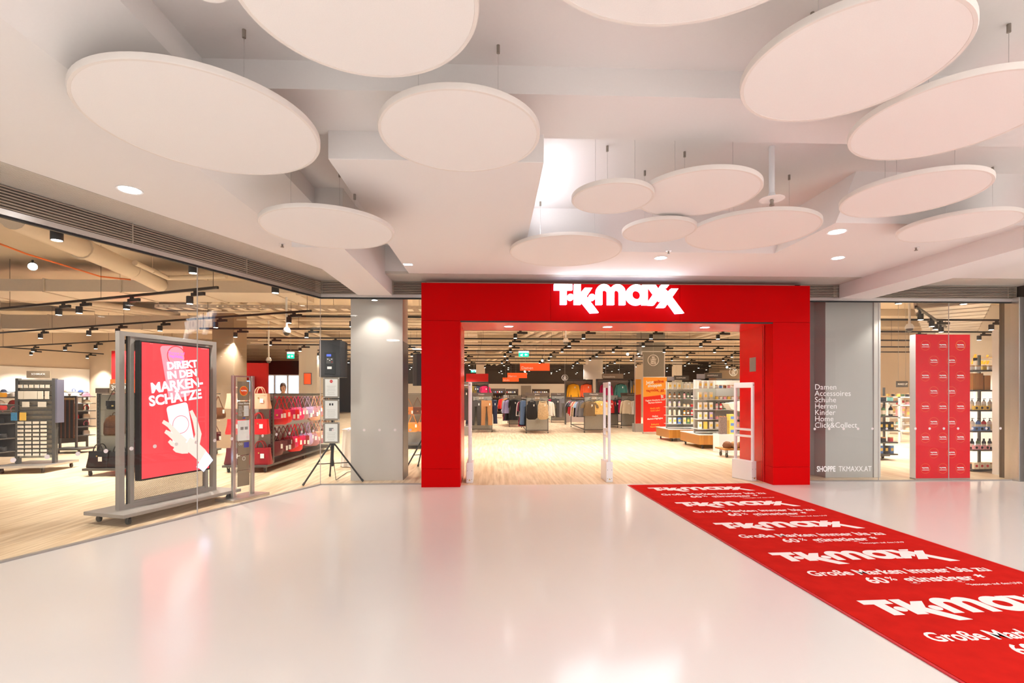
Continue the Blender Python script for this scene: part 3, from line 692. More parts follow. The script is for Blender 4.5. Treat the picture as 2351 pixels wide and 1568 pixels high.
for k, y in enumerate(YT):
    x0 = -4.6 if k == 0 else -7.6-0.15*k; x1 = 17.2
    track((x0, y), (x1, y), 'straight black lighting track, %s from the entrance' % ORD[k])
    n = 0; off = 0.70+random.uniform(-0.25, 0.25); i = -5
    j = 0
    while True:
        x = off+1.85*i; i += 1
        if x < x0+0.2: continue
        if x > x1-0.3 or j > 12: break
        # only those that the photograph can see
        j += 1
        if random.random() < 0.08: x += 0.5
        spot(x, y, ZTR, '%s spotlight from the left on the %s track behind the entrance' % (ORD[j-1], ORD[k]), 0.0, 240 if k < 2 else SPOT_W)
gdp = GN*-1
for k, (s, st, ln, sps) in enumerate(((None, (500, 663), 8.5, (0.55, 2.1, 3.4, 4.0)), (None, (714, 716), 11.5, (0.5, 2.6, 4.4, 5.9, 7.0, 9.0)), (None, (400, 777), 9.0, (1.0, 2.3, 3.6, 5.2, 7.0)), (None, (500, 800), 5.8, (1.0, 2.6, 4.6)))):
    P = Vector(CP(st[0], st[1], 1.70)); Q = P+gdp*ln
    track(P, Q, 'slanting black lighting track over the left wing, %s from the front' % ORD[k])
    for j, u in enumerate(sps):
        p = P+gdp*u; spot(p.x, p.y, ZTR, '%s spotlight from the right on the %s slanting track of the left wing' % (ORD[j], ORD[k]), math.atan2(gdp.y, gdp.x)+pi, 300)
P = Vector(CP(0, 798, 1.70)); Q = P+GD*4.0
track(P, Q, 'black lighting track running along the left wing wall')
for j, u in enumerate((1.0, 2.9)): p = P+GD*u; spot(p.x, p.y, ZTR, '%s wall-washer spotlight on the track along the left wing wall' % ORD[j], GA, 260)
# spots close behind the glass
for k, s_ in enumerate((s_at(200), s_at(500), s_at(680))):
    p = LW(s_, -0.32); spot(p.x, p.y, 3.17, '%s black spotlight just behind the slanting window head, from the left' % ORD[k], GA, 110)
for k, px in enumerate((837, 2063, 2212)):
    spot(XA(px, YG+0.1)+0.08, YG+0.10, 3.17, '%s black spotlight tight behind the facade window head, from the left' % ORD[k], 0 if px > 1000 else pi, 30)
for k, (x, y, z) in enumerate([(XA(2135, 10.2), 10.2, ZTR)]):
    track((XA(2103, 9.6), 9.6), (XA(2172, 12.5), 12.5), 'short angled lighting track over the red logo panel')
    for j in range(3):
        u = (j+0.3)/3; xx = XA(2103, 9.6)*(1-u)+XA(2172, 12.5)*u; yy = 9.6*(1-u)+12.5*u
        spot(xx, yy, ZTR, '%s spotlight on the short angled track over the red logo panel' % ORD[j], 1.0)
# bare-bulb bright lamps that flare in the photograph
# ducts
def duct(p, q, z0, z1, wd, label, seg=1.2, m_=M_galv):
    P = Vector((p[0], p[1], 0)); Q = Vector((q[0], q[1], 0)); L = (Q-P).length
    t = thing('ventilation_duct', label, 'duct', (P.x, P.y, 0), math.atan2(Q.y-P.y, Q.x-P.x))
    MB().box(0, L, -wd/2, wd/2, z0, z1).build('casing', m_, t)
    for i in range(int(L/seg)+1):
        x = min(L-0.03, i*seg); b = MB().box(x, x+0.03, -wd/2-0.02, wd/2+0.02, z0-0.02, z1+0.02).build('flange', m_, t)
        if i % 2 == 0: MB().tube((x, -wd/2-0.01, z1), (x, -wd/2-0.01, SC), 0.006, 6).build('hanger', m_, t)
duct((-13.5, 10.9), (XA(700, 10.9), 10.9), 3.50, 3.74, 1.1, 'long rectangular duct crossing the left wing behind the first slanting track', 1.5)
duct((XA(2185, 10.4), 10.4), (XA(2180, 17), 17.0), 3.35, 3.75, 1.25, 'wide pale rectangular duct above the red logo panel, right side', 0.7, mat('pale_duct', (0.62, 0.58, 0.55), 0.4, metal=0.3))
duct((-14, 15.2), (-8.3, 15.2), 3.3, 3.7, 0.9, 'short rectangular duct further back in the left wing', 1.3)
duct((-6.0, 17.0), (3, 17.0), 3.78, 3.93, 0.8, 'duct between the tracks behind the entrance, left part', 1.3)
duct((2, 21.5), (16, 21.5), 3.78, 3.93, 0.9, 'duct crossing the right half of the shop ceiling', 1.3)
duct((-8, 26), (9, 26), 3.78, 3.93, 0.9, 'distant duct crossing the shop ceiling', 1.5)
duct((XA(1085, 22), 14.0), (XA(1085, 22)-0.3, 27), 3.95, 4.13, 0.8, 'duct running away from the entrance at its left edge', 1.3)
duct((7.0, 11.0), (6.8, 26), 3.95, 4.13, 0.9, 'duct running away along the right side of the shop', 1.3)
# perforated cable tray
def tray(p, q, z, label, wd=0.3):
    P = Vector((p[0], p[1], 0)); Q = Vector((q[0], q[1], 0)); L = (Q-P).length
    t = thing('cable_tray', label, 'cable tray', (P.x, P.y, 0), math.atan2(Q.y-P.y, Q.x-P.x), 'perforated cable trays')
    mb = MB()
    for s in (-1, 1):
        y = s*wd/2; mb.box(0, L, y-0.002, y+0.002, z+0.055, z+0.08); mb.box(0, L, y-0.002, y+0.002, z, z+0.03)
        n = int(L/0.12)
        for i in range(n): mb.box(i*0.12, i*0.12+0.07, y-0.002, y+0.002, z+0.03, z+0.055)
    for i in range(int(L/0.3)): mb.box(i*0.3, i*0.3+0.16, -wd/2, wd/2, z, z+0.003)
    mb.build('tray', M_galv, t)
    for i in range(int(L/2)+1): MB().tube((i*2.0, 0, z), (i*2.0, 0, SC), 0.006, 6).build('hanger', M_galv, t)
tray((XA(330, 11.4), 11.9), (-1.4, 11.9), 3.42, 'perforated cable tray over the window beside the grey column')
tray((-7, 19.2), (8, 19.2), 3.5, 'perforated cable tray deep inside the shop')
tray((-9, 23.4), (12, 23.4), 3.55, 'most distant perforated cable tray')
# pipes
def pipe(pts, r, label, m_=M_pipe, grp='painted ceiling pipes', col=True):
    t = thing('ceiling_pipe', label, 'pipe', (0, 0, 0), 0, grp)
    MB().path(pts, r, 14).build('pipe_run', m_, t, smooth=True)
    P = Vector(pts[0]); Q = Vector(pts[1]); L = (Q-P).length; n = max(1, int(L/3))
    for i in range(n):
        c = P.lerp(Q, (i+0.5)/n); d_ = (Q-P).normalized()*0.03
        MB().tube(c-d_, c+d_, r*1.15, 14).build('clamp', m_, t); MB().tube(c, (c.x, c.y, SC), 0.006, 6).build('hanger', m_, t)
a0 = CP(30, 500, 2.2); a1 = CP(405, 700, 2.25)
pipe([(a0[0], a0[1], EYE+2.2), (CP(300, 618, 2.2)[0], CP(300, 618, 2.2)[1], EYE+2.2), (CP(395, 668, 2.2)[0], CP(395, 668, 2.2)[1], EYE+2.2)], 0.15, 'thick painted pipe descending across the top of the left window')
q = CP(310, 603, 2.25); q2 = CP(385, 638, 2.3); q3 = CP(520, 634, 2.3)
pipe([(q[0], q[1], EYE+2.25), (q2[0], q2[1], EYE+2.3), (q3[0], q3[1], EYE+2.3)], 0.045, 'thin painted branch pipe beside the thick pipe in the left window')
M_ocab = mat('orange_cable', (0.75, 0.16, 0.02), 0.5)
oc = [CP(0, 557, 2.3), CP(60, 577, 2.3), CP(150, 610, 2.28), (CP(230, 630, 2.3))]
oc2 = oc + [CP(300, 640, 2.3)]
tag(MB().path([(p[0], p[1], EYE+2.28-0.02*(i % 2)) for i, p in enumerate(oc2)], 0.015, 8).build('cable_bundle', M_ocab), 'orange cable bundle under the ceiling of the left wing', 'cable')
for k in range(4):
    x = -8.1+0.42*k; pipe([(x+0.9, 12.2, 3.68), (x-0.3, 27, 3.68)], 0.085, 'pipe in the left bundle of four running away, %s from its left' % ORD[k])
for k in range(4):
    x = 1.55+0.42*k; pipe([(x+0.35, 13.2, 3.67), (x-2.6, 38, 3.67)], 0.08, 'pipe in the bundle of four above the entrance, %s from its left' % ORD[k])
for k in range(3):
    x = -11.4+0.5*k; pipe([(x-1.5, 9.8, 3.75), (x+1.2, 15.0, 3.75)], 0.07, 'pipe in the bundle over the far left wing, %s from its left' % ORD[k])
for k in range(3):
    x = 8.4+0.5*k; pipe([(x, 12.5, 3.68), (x-1.5, 30, 3.68)], 0.07, 'pipe in the bundle above the cosmetics stands, %s from its left' % ORD[k])
# thin conduits between the tracks
for k in range(16):
    y = 12.2+k*1.55; z = 3.40+0.05*(k % 4); x0 = -7.5-(k % 3); x1 = 12+(k % 4) if k > 3 else 8.6
    t = thing('conduit', 'thin painted conduit parallel to the tracks, %s from the entrance' % ORD[k], 'conduit', (x0, y, z), 0, 'thin conduits')
    MB().tube((0, 0, 0), (x1-x0, 0, 0), 0.02+0.006*(k % 3), 8).build('conduit_run', M_pipe, t)
    for j in range(5): MB().tube((1+j*4.2, 0, 0.02), (1+j*4.2, 0, SC-z), 0.004, 6).build('hanger', M_pipe, t)
# concrete ribs of the shop ceiling
for k in range(11): struct(MB().box(-23.8, 17.5, 13+2.5*k, 13.3+2.5*k, SC-0.22, SC).build('trim_%d' % (20+k), M_shopc))
# dome cameras
def dome(px, py, Y, label):
    x = XA(px, Y); z = ZA(px, py, Y); t = thing('dome_camera', label, 'camera', (x, Y, z), 0, 'white dome cameras')
    MB().tube((0, 0, 0.1), (0, 0, SC-z), 0.022, 10).build('drop_pipe', M_white, t)
    MB().lathe([(0.075, 0.02), (0.08, 0.06), (0.05, 0.12), (0.02, 0.13)], 18).build('housing', M_white, t, smooth=True)
    MB().lathe([(0.02, -0.045), (0.045, -0.03), (0.06, 0.0), (0.065, 0.02)], 16).build('dome', M_dgrey, t, smooth=True)
dome(1299, 787, 13.2, 'white dome camera hanging under the shop ceiling above the entrance centre')
dome(2088, 757, 10.2, 'white dome camera hanging behind the glass left of the red logo panel')
dome(658, 766, 10.8, 'white dome camera over the handbags, above the display and notices')
dome(617, 830, 15.5, 'small distant white dome camera above the red wall')
# ================================================================== HANGING SIGNS
def hsign(px0, px1, py0, py1, z, s_, label, m_=M_orange, tm=M_vinyl, ax=0.0, al='LEFT', wires=True, tsz=0.55):
    c = CW((px0-CXP)*z/FPX, z); Y = c[1]; x0 = XA(px0, Y); x1 = XA(px1, Y); z1 = ZA((px0+px1)/2, py0, Y); z0 = ZA((px0+px1)/2, py1, Y)
    t = thing('hanging_sign', label, 'sign', (x0, Y, z0), ax)
    w2 = x1-x0; h = z1-z0
    MB().box(0, w2, 0, 0.03, 0, h).build('board', m_, t)
    if s_: text(s_, h*tsz, (0.05 if al == 'LEFT' else w2/2, -0.004, h*0.36 if al == 'LEFT' else h/2), t, tm, 'lettering', align=al, off=0.002)
    if wires:
        for x in (w2*0.18, w2*0.82): MB().tube((x, 0.015, h), (x, 0.015, SC-z0), 0.004, 6).build('wire', M_alu, t)
    return t
hsign(1194, 1262, 834, 851, 20, 'Damen', 'orange-red hanging sign, the nearest and largest of three')
hsign(1165, 1210, 856, 868, 30, 'Herren', 'orange-red hanging sign, the middle one of three')
hsign(1154, 1191, 867, 876, 36, 'Schuhe', 'orange-red hanging sign, the farthest and smallest of three')
def exit_sign(px0, px1, py0, py1, z, label):
    Y = CW((px0-CXP)*z/FPX, z)[1]; x0 = XA(px0, Y); x1 = XA(px1, Y); z1 = ZA(px0, py0, Y); z0 = ZA(px0, py1, Y)
    t = thing('exit_sign', label, 'exit sign', (x0, Y, z0), 0, 'green emergency exit signs'); w_, h = x1-x0, z1-z0
    MB().box(0, w_, 0, 0.03, 0, h*0.72).build('green_panel', M_green, t); MB().box(0, w_, 0, 0.04, h*0.72, h).build('light_housing', M_cool, t)
    mb = MB(); 
    plate(mb, [(w_*.58, h*.36), (w_*.70, h*.16), (w_*.70, h*.28), (w_*.86, h*.28), (w_*.86, h*.44), (w_*.70, h*.44), (w_*.70, h*.56)], -0.003); mb.build('arrow', M_cool, t)
    mb = MB(); plate(mb, [(w_*.14, h*.10), (w_*.24, h*.24), (w_*.32, h*.10), (w_*.40, h*.14), (w_*.33, h*.36), (w_*.42, h*.42), (w_*.38, h*.48), (w_*.28, h*.44), (w_*.18, h*.38), (w_*.14, h*.30), (w_*.22, h*.28)], -0.003); mb.build('running_figure', M_cool, t)
    MB().tube((w_/2, 0.02, h), (w_/2, 0.02, SC-z0), 0.006, 6).build('hanger', M_alu, t)
exit_sign(1191, 1214, 806, 819, 20, 'green emergency exit sign above the nearest orange hanging sign')
exit_sign(1081, 1096, 849, 855, 30, 'upper of two small green exit signs at the left edge of the entrance')
exit_sign(1087, 1099, 858, 864, 37, 'lower of two small green exit signs at the left edge of the entrance')
exit_sign(659, 675, 808, 823, 17, 'green emergency exit sign seen through the left window')
exit_sign(1461, 1471, 857, 864, 33, 'tiny green exit sign beside the mirror stand')
# ================================================================== FAR WALL: shoe shelves
struct(MB().box(-9, 17.5, 40.3, 40.38, 0.1, 2.25).build('trim_40', M_wwall))
t = thing('back_door', 'grey door with white frame in the far wall under the orange signs', 'door', (XA(1193, 40.2), 40.2, 0))
MB().box(0, 1.02, 0, 0.05, 0.0, 2.2).build('frame', M_white, t); MB().box(0.1, 0.92, -0.02, 0.0, 0.0, 2.1).build('door_leaf', M_grey, t); MB().box(0.45, 0.6, -0.025, -0.02, 1.3, 1.45).build('notice', M_paper, t)
shoe_m = [mat('shoe_%d' % i, c, 0.5) for i, c in enumerate(((0.7, 0.68, 0.66), (0.04, 0.04, 0.045), (0.4, 0.22, 0.12), (0.6, 0.5, 0.4), (0.5, 0.05, 0.05), (0.15, 0.2, 0.35)))]
sn = ['white', 'black', 'brown', 'beige', 'red', 'blue']
sh = MB().loft([(0, 0, 0.0, 0.05, 0.14), (0, -0.005, 0.05, 0.048, 0.135), (0, 0.02, 0.08, 0.04, 0.10), (0, 0.06, 0.12, 0.03, 0.045)], 12).build('shoe', shoe_m[0], smooth=True)
sh_used = False
def shoe(x, y, z, k, label, g):
    global sh_used
    o = sh if not sh_used else sh.copy()
    if sh_used: COL.objects.link(o)
    sh_used = True; o.location = (x, y, z); o.material_slots[0].link = 'OBJECT'; o.material_slots[0].material = shoe_m[k]; tag(o, label, 'shoe', g)
def shelf_unit(x0, x1, Y, zs, label, m_=M_brown, dep=0.4, h=1.8):
    t = thing('shoe_shelf', label, 'shelf unit', (x0, Y, 0), 0)
    MB().box(0, x1-x0, dep, dep+0.03, 0.1, h).build('back_panel', m_, t)
    for z in zs: MB().box(0, x1-x0, 0, dep, z-0.025, z).build('shelf', m_, t)
    for x in (0, x1-x0-0.03): MB().box(x, x+0.03, 0.0, dep, 0, h).build('side_panel', m_, t)
for u, (pa, pb_, Y, lb) in enumerate(((1124, 1160, 33, 'left brown shoe shelving'), (1161, 1190, 36, 'middle brown shoe shelving'), (1222, 1262, 37, 'right brown shoe shelving'))):
    x0, x1 = XA(pa, Y), XA(pb_, Y); zs = [0.3, 0.6, 0.9, 1.2, 1.5]
    shelf_unit(x0, x1, Y, zs, lb+' at the far end of the shop')
    for r, z in enumerate(zs):
        n = int((x1-x0-0.1)/0.14)
        for i in range(n):
            k = random.choice((0, 0, 1, 2, 3, 4, 5)) if r > 2 else random.choice((1, 1, 2, 3, 0)); shoe(x0+0.1+i*0.14, Y+0.18, z+0.001, k, '%s shoe, %s along, %s shelf up, %s' % (sn[k], ORD[i], ORD[r], lb), 'shoes on the far shelving')
# ================================================================== GARMENTS
def gm(name, c, rough=0.85, noise=0.08, ns=30): return mat(name, srgb(*c), rough, noise=noise, nscale=ns)
CLO = {'black': gm('cloth_black', (28, 26, 28)), 'white': gm('cloth_white', (225, 220, 212)), 'cream': gm('cloth_cream', (214, 196, 168)),
 'navy': gm('cloth_navy', (38, 44, 70)), 'denim blue': gm('cloth_denim', (78, 100, 135)), 'light blue': gm('cloth_lightblue', (150, 178, 205)), 'red': gm('cloth_red', (196, 40, 38)),
 'orange': gm('cloth_orange', (238, 96, 48)), 'green': gm('cloth_green', (70, 140, 90)), 'olive': gm('cloth_olive', (105, 98, 60)), 'pink': gm('cloth_pink', (226, 120, 140)),
 'magenta': gm('cloth_magenta', (186, 22, 80)), 'grey': gm('cloth_grey', (110, 108, 112)), 'brown': gm('cloth_brown', (120, 78, 50)), 'teal': gm('cloth_teal', (60, 112, 102)),
 'mustard': gm('cloth_mustard', (232, 165, 28)), 'charcoal': gm('cloth_charcoal', (72, 68, 68)), 'camel': gm('cloth_camel', (178, 128, 84)), 'lilac': gm('cloth_lilac', (160, 150, 195)),
 'patterned': gm('cloth_pattern', (214, 170, 100), noise=0.6, ns=22), 'beige patterned': gm('cloth_pattern_b', (190, 165, 130), noise=0.5, ns=28), 'taupe': gm('cloth_taupe', (112, 92, 66)), 'ochre': gm('cloth_ochre', (112, 92, 26))}
M_tagm = mat('price_tag_card', (0.9, 0.89, 0.86), 0.6)
def hanger_mb(w_=0.2):
    mb = MB(); pts = [(0.0, 0, -0.0), (0.018, 0, -0.012), (0.012, 0, -0.035), (0, 0, -0.05), (0, 0, -0.085)]
    mb.path([(-0.012, 0, -0.012), (0, 0, 0.002), (0.018, 0, -0.012), (0.012, 0, -0.035), (0, 0, -0.05), (0, 0, -0.085)], 0.0025, 6)
    mb.path([(-w_, 0, -0.145), (-0.03, 0, -0.088), (0.03, 0, -0.088), (w_, 0, -0.145)], 0.009, 6); return mb
def garment(kind, ph=0.0):
    mb = MB()
    if kind == 'top':
        mb.loft([(0, 0, -0.115, 0.065, 0.03), (0, 0, -0.135, 0.14, 0.045), (0, 0, -0.165, 0.20, 0.055), (0, 0, -0.25, 0.205, 0.06), (0, 0, -0.4, 0.21, 0.06), (0, 0, -0.55, 0.22, 0.065), (0, 0, -0.70, 0.225, 0.07)], 22, 0.35, 6, ph)
        for s in (-1, 1): mb.loft([(s*0.185, 0, -0.15, 0.035, 0.04), (s*0.215, 0, -0.22, 0.055, 0.045), (s*0.245, 0, -0.38, 0.05, 0.04), (s*0.27, 0.01, -0.56, 0.042, 0.036), (s*0.285, 0.01, -0.70, 0.034, 0.03)], 12, 0.2, 3, ph+s)
    elif kind == 'tee':
        mb.loft([(0, 0, -0.115, 0.075, 0.03), (0, 0, -0.135, 0.15, 0.045), (0, 0, -0.165, 0.205, 0.055), (0, 0, -0.28, 0.21, 0.06), (0, 0, -0.45, 0.22, 0.06), (0, 0, -0.64, 0.235, 0.07)], 22, 0.35, 6, ph)
        for s in (-1, 1): mb.loft([(s*0.185, 0, -0.15, 0.04, 0.045), (s*0.235, 0, -0.24, 0.075, 0.05), (s*0.28, 0, -0.36, 0.08, 0.05)], 12, 0.2, 3, ph+s)
    elif kind == 'tank':
        mb.loft([(0, 0, -0.15, 0.10, 0.03), (0, 0, -0.20, 0.15, 0.05), (0, 0, -0.28, 0.19, 0.06), (0, 0, -0.45, 0.19, 0.06), (0, 0, -0.6, 0.215, 0.07), (0, 0, -0.72, 0.20, 0.06), (0, 0, -0.78, 0.12, 0.04)], 22, 0.35, 5, ph)
        for s in (-1, 1): mb.loft([(s*0.10, 0, -0.11, 0.03, 0.02), (s*0.12, 0, -0.2, 0.04, 0.035)], 10)
    elif kind == 'dress':
        mb.loft([(0, 0, -0.115, 0.07, 0.03), (0, 0, -0.14, 0.15, 0.045), (0, 0, -0.18, 0.19, 0.055), (0, 0, -0.35, 0.18, 0.06), (0, 0, -0.55, 0.17, 0.06), (0, 0, -0.8, 0.21, 0.08), (0, 0, -1.08, 0.25, 0.09)], 22, 0.5, 7, ph)
        for s in (-1, 1): mb.loft([(s*0.175, 0, -0.15, 0.035, 0.04), (s*0.21, 0, -0.26, 0.05, 0.04), (s*0.235, 0, -0.5, 0.04, 0.035)], 12)
    elif kind == 'trousers':
        mb.loft([(0, 0, -0.10, 0.19, 0.03), (0, 0, -0.2, 0.205, 0.045), (0, 0, -0.32, 0.215, 0.055)], 20, 0.1, 4, ph)
        for s in (-1, 1): mb.loft([(s*0.108, 0, -0.26, 0.10, 0.05), (s*0.115, 0, -0.5, 0.095, 0.05), (s*0.13, 0, -0.8, 0.08, 0.045), (s*0.14, 0, -1.02, 0.085, 0.045)], 14, 0.2, 3, ph+s)
    return mb
GP = {}
def garment_proto(kind, v):
    t = thing(kind, 'x', 'clothing', (0, 0, 0), 0)
    g_ = garment(kind, v*1.7).build('fabric', CLO['grey'], t, smooth=True)
    hanger_mb(0.17 if kind == 'trousers' else 0.19).build('hanger', M_black, t)
    if kind in ('top', 'tee', 'dress', 'tank'):
        MB().loft([(0, -0.012, -0.112, 0.066, 0.034), (0, -0.012, -0.128, 0.074, 0.042)], 18).build('collar', CLO['grey'], t, smooth=True)
        MB().box(0.05, 0.085, -0.075, -0.073, -0.30, -0.23).build('price_tag', M_tagm, t)
    else:
        MB().box(0.10, 0.135, -0.055, -0.053, -0.28, -0.20).build('price_tag', M_tagm, t)
        MB().loft([(0, 0, -0.095, 0.192, 0.034), (0, 0, -0.125, 0.197, 0.038)], 20).build('waistband', CLO['grey'], t, smooth=True)
    return proto(t)
NAMES = {'top': 'sweater', 'tee': 'short-sleeved top', 'tank': 'sleeveless blouse', 'dress': 'dress', 'trousers': 'trousers'}
CATS = {'top': 'sweater', 'tee': 'top', 'tank': 'blouse', 'dress': 'dress', 'trousers': 'trousers'}
ONAME = {'top': 'sweater', 'tee': 'short_sleeved_top', 'tank': 'sleeveless_blouse', 'dress': 'dress', 'trousers': 'pair_of_trousers'}
def hang(kind, col, x, y, z, rz, label, grp, sc=None, v=0):
    key = (kind, v % 2)
    mats = {'fabric': CLO[col], 'collar': CLO[col], 'waistband': CLO[col]}
    if key not in GP:
        GP[key] = garment_proto(kind, v % 2); o = GP[key]; o.name = ONAME[kind]; KIDS[o.name] = KIDS.get(o.name) or [c for c in bpy.data.objects if c.parent == o]
        for c in KIDS[o.name]:
            nm = c.name.split('.')[0]
            if nm in mats: c.material_slots[0].link = 'OBJECT'; c.material_slots[0].material = mats[nm]
        o.location = (x, y, z); o.rotation_euler = (0, 0, rz); o['label'] = label; o['group'] = grp
    else: o = dup(GP[key], (x, y, z), rz, label, grp, mats)
    o['category'] = CATS[kind]
    if sc: o.scale = (sc, sc, sc)
    return o
# ================================================================== CLOTHES STANDS
def clothes_stand(X, Y, wd, L, head, price, label, sides='LR', h=1.46, front=(), left=(), right=(), gid='', rail_z=1.27, step=0.13):
    t = thing('clothes_stand', label, 'clothes rack', (X, Y, 0))
    hw = wd/2
    for (x, y) in ((-hw, 0), (hw, 0), (-hw, L), (hw, L)):
        MB().box(x-0.015, x+0.015, y-0.015, y+0.015, 0.08, h-0.06).build('upright', M_dgrey, t)
        MB().tube((x-0.012, y, 0.03), (x+0.012, y, 0.03), 0.03, 14).build('caster', M_black, t)
    MB().box(-hw, hw, -0.01, 0.01, 0.12, h-0.08).build('back_mesh', M_gpanel, t)
    fr = MB()
    for y in (0, L): fr.box(-hw, hw, y-0.012, y+0.012, 0.10, 0.13)
    for x in (-hw, hw): fr.box(x-0.012, x+0.012, 0, L, 0.10, 0.13)
    fr.build('base_frame', M_dgrey, t)
    for s, n in ((-1, 'L'), (1, 'R')):
        if n in sides: 
            MB().tube((s*hw, -0.05, rail_z), (s*hw, L+0.05, rail_z), 0.012, 10).build('side_rail', M_alu, t)
    for x in (-hw*0.5, hw*0.5): MB().path([(x, 0, h-0.2), (x, -0.16, h-0.2), (x, -0.20, h-0.16)], 0.009, 8).build('display_arm', M_alu, t)
    if head is not None:
        b = MB().box(-hw-0.04, hw+0.04, -0.03, -0.01, h-0.09, h+0.03).build('header_board', M_brown, t)
        if head: text(head, 0.085, (0, -0.034, h-0.03), b, mat('dull_lettering', (0.45, 0.42, 0.4), 0.6), 'lettering', off=0.001)
    if price:
        b = MB().box(-0.09, 0.09, -0.05, -0.04, h-0.26, h-0.10).build('price_board', M_tan, t); text(price, 0.085, (0, -0.054, h-0.18), b, M_vinyl, 'price')
    for i, (k, c) in enumerate(front):
        x = (-hw*0.5, hw*0.5)[i % 2]; hang(k, c, X+x, Y-0.16, h-0.165, 0.05*(i-0.5), '%s %s facing the entrance, %s on the front of the %s stand' % (c, NAMES[k], ('left', 'right')[i % 2], gid), 'clothes facing out on the %s stand' % gid, v=i)
    for nm, lst, s in (('left', left, -1), ('right', right, 1)):
        for i, (k, c) in enumerate(lst):
            y = Y+0.12+i*step; hang(k, c, X+s*hw, y, rail_z+0.012, 0.10*s+random.uniform(-0.15, 0.15), '%s %s, %s from front on %s rail of %s stand' % (c, NAMES[k], ORD[i], nm, gid), 'clothes on the %s rail of the %s stand' % (nm, gid), v=i, sc=random.uniform(0.9, 1.04) if k != 'trousers' else 0.95)
    return t
def mix(n, kinds, cols, seed):
    r = random.Random(seed); return [(r.choice(kinds), r.choice(cols)) for _ in range(n)]
def fx(px, Y): return XA(px, Y)
MIXC = ['white', 'cream', 'black', 'navy', 'light blue', 'red', 'green', 'pink', 'beige patterned', 'grey', 'white', 'cream', 'lilac', 'taupe', 'teal', 'magenta']
Y0 = 18.9
clothes_stand(fx(1105, Y0), Y0, 0.80, 2.4, 'Hosen', '29.99', 'trouser stand behind the left anti-theft gate', front=(('trousers', 'charcoal'), ('trousers', 'camel')),
  left=mix(11, ['top', 'dress'], ['black', 'navy', 'grey'], 1), right=mix(13, ['trousers'], ['navy', 'denim blue', 'denim blue', 'grey', 'light blue'], 2), gid='Hosen')
Y0 = 18.3
clothes_stand(fx(1233, Y0), Y0, 0.80, 3.0, 'Jeans', '29.99', 'stand with black and beige sleeveless blouses in front', front=(('tank', 'black'), ('tank', 'beige patterned')),
  left=[('trousers', 'denim blue'), ('trousers', 'denim blue'), ('trousers', 'black'), ('trousers', 'light blue'), ('dress', 'black'), ('trousers', 'olive'), ('dress', 'magenta'), ('trousers', 'lilac'), ('top', 'black'), ('top', 'white'), ('top', 'pink'), ('top', 'black'), ('top', 'green'), ('trousers', 'black'), ('trousers', 'cream')],
  right=mix(16, ['top', 'tee'], ['black', 'cream', 'red', 'orange', 'white', 'taupe'], 3), gid='Jeans')
Y0 = 18.55
clothes_stand(fx(1363, Y0), Y0, 0.70, 3.2, 'Oberteile', '19.99', 'stand with the khaki hooded top and patterned blouse in front', front=(('tee', 'taupe'), ('tee', 'patterned')),
  left=mix(21, ['top', 'tee'], MIXC, 4), right=mix(20, ['top', 'tee'], MIXC, 5), gid='Oberteile')
Y0 = 21.0
clothes_stand(fx(1448, Y0), Y0, 0.8, 2.6, 'Oberteile', None, 'crowded stand of tops behind the middle gate, left of the mirror', front=(('top', 'cream'), ('top', 'white')),
  left=mix(17, ['top', 'tee'], MIXC, 6), right=mix(16, ['top', 'tee'], MIXC, 7), gid='second tops')
Y0 = 21.3
clothes_stand(fx(1405, Y0), Y0, 0.5, 2.4, None, None, 'narrow stand of bright tops between two larger stands', front=(('tee', 'red'), ('top', 'black')),
  left=mix(14, ['top', 'tee'], MIXC+['red', 'orange'], 8), right=mix(12, ['top', 'tee'], MIXC, 9), gid='narrow tops')
Y0 = 25.2
clothes_stand(fx(1283, Y0), Y0, 0.75, 2.4, 'Sport', None, 'sportswear stand with grey trousers in front', front=(('trousers', 'charcoal'), ('trousers', 'grey')),
  left=mix(12, ['top', 'tee'], ['light blue', 'red', 'white', 'magenta', 'navy'], 10), right=mix(8, ['top'], ['white', 'navy', 'grey'], 11), gid='Sport')
Y0 = 29.5
clothes_stand(fx(1171, Y0), Y0, 0.8, 2.4, None, None, 'distant stand with the beige sweater in the aisle', front=(('top', 'camel'), ('top', 'cream')),
  left=mix(10, ['top'], ['white', 'light blue', 'red', 'brown'], 12), right=mix(10, ['top'], ['black', 'green', 'navy', 'grey'], 13), gid='distant aisle')
# wall of dresses at the left edge of the entrance
Y0 = 17.6
t = thing('dress_rail', 'rail of dark dresses behind the left jamb of the entrance', 'clothes rack', (fx(1040, Y0), Y0, 0))
x1_ = fx(1079, Y0)-fx(1040, Y0)
for x in (0, x1_): MB().box(x-0.015, x+0.015, 0.06, 0.09, 0, 1.75).build('upright', M_alu, t)
MB().tube((0, 0.075, 1.74), (x1_, 0.075, 1.74), 0.012, 10).build('rail', M_alu, t)
MB().box(-0.1, x1_+0.05, -0.2, 0.4, 0.0, 0.3).build('base_box', M_gpanel, t)
MB().path([(x1_*0.8, 0.075, 1.74), (x1_*0.8, -0.2, 1.74)], 0.01, 8).build('display_arm', M_alu, t)
hang('dress', 'charcoal', fx(1070, Y0)-0.05, Y0-0.12, 1.745, 0.0, 'speckled grey long dress beside the left anti-theft gate', 'dresses behind the left jamb', sc=1.12)
hang('dress', 'charcoal', fx(1052, Y0), Y0+0.07, 1.745, 0.3, 'dark dress behind the speckled grey dress, half hidden by the jamb', 'dresses behind the left jamb', sc=1.12)
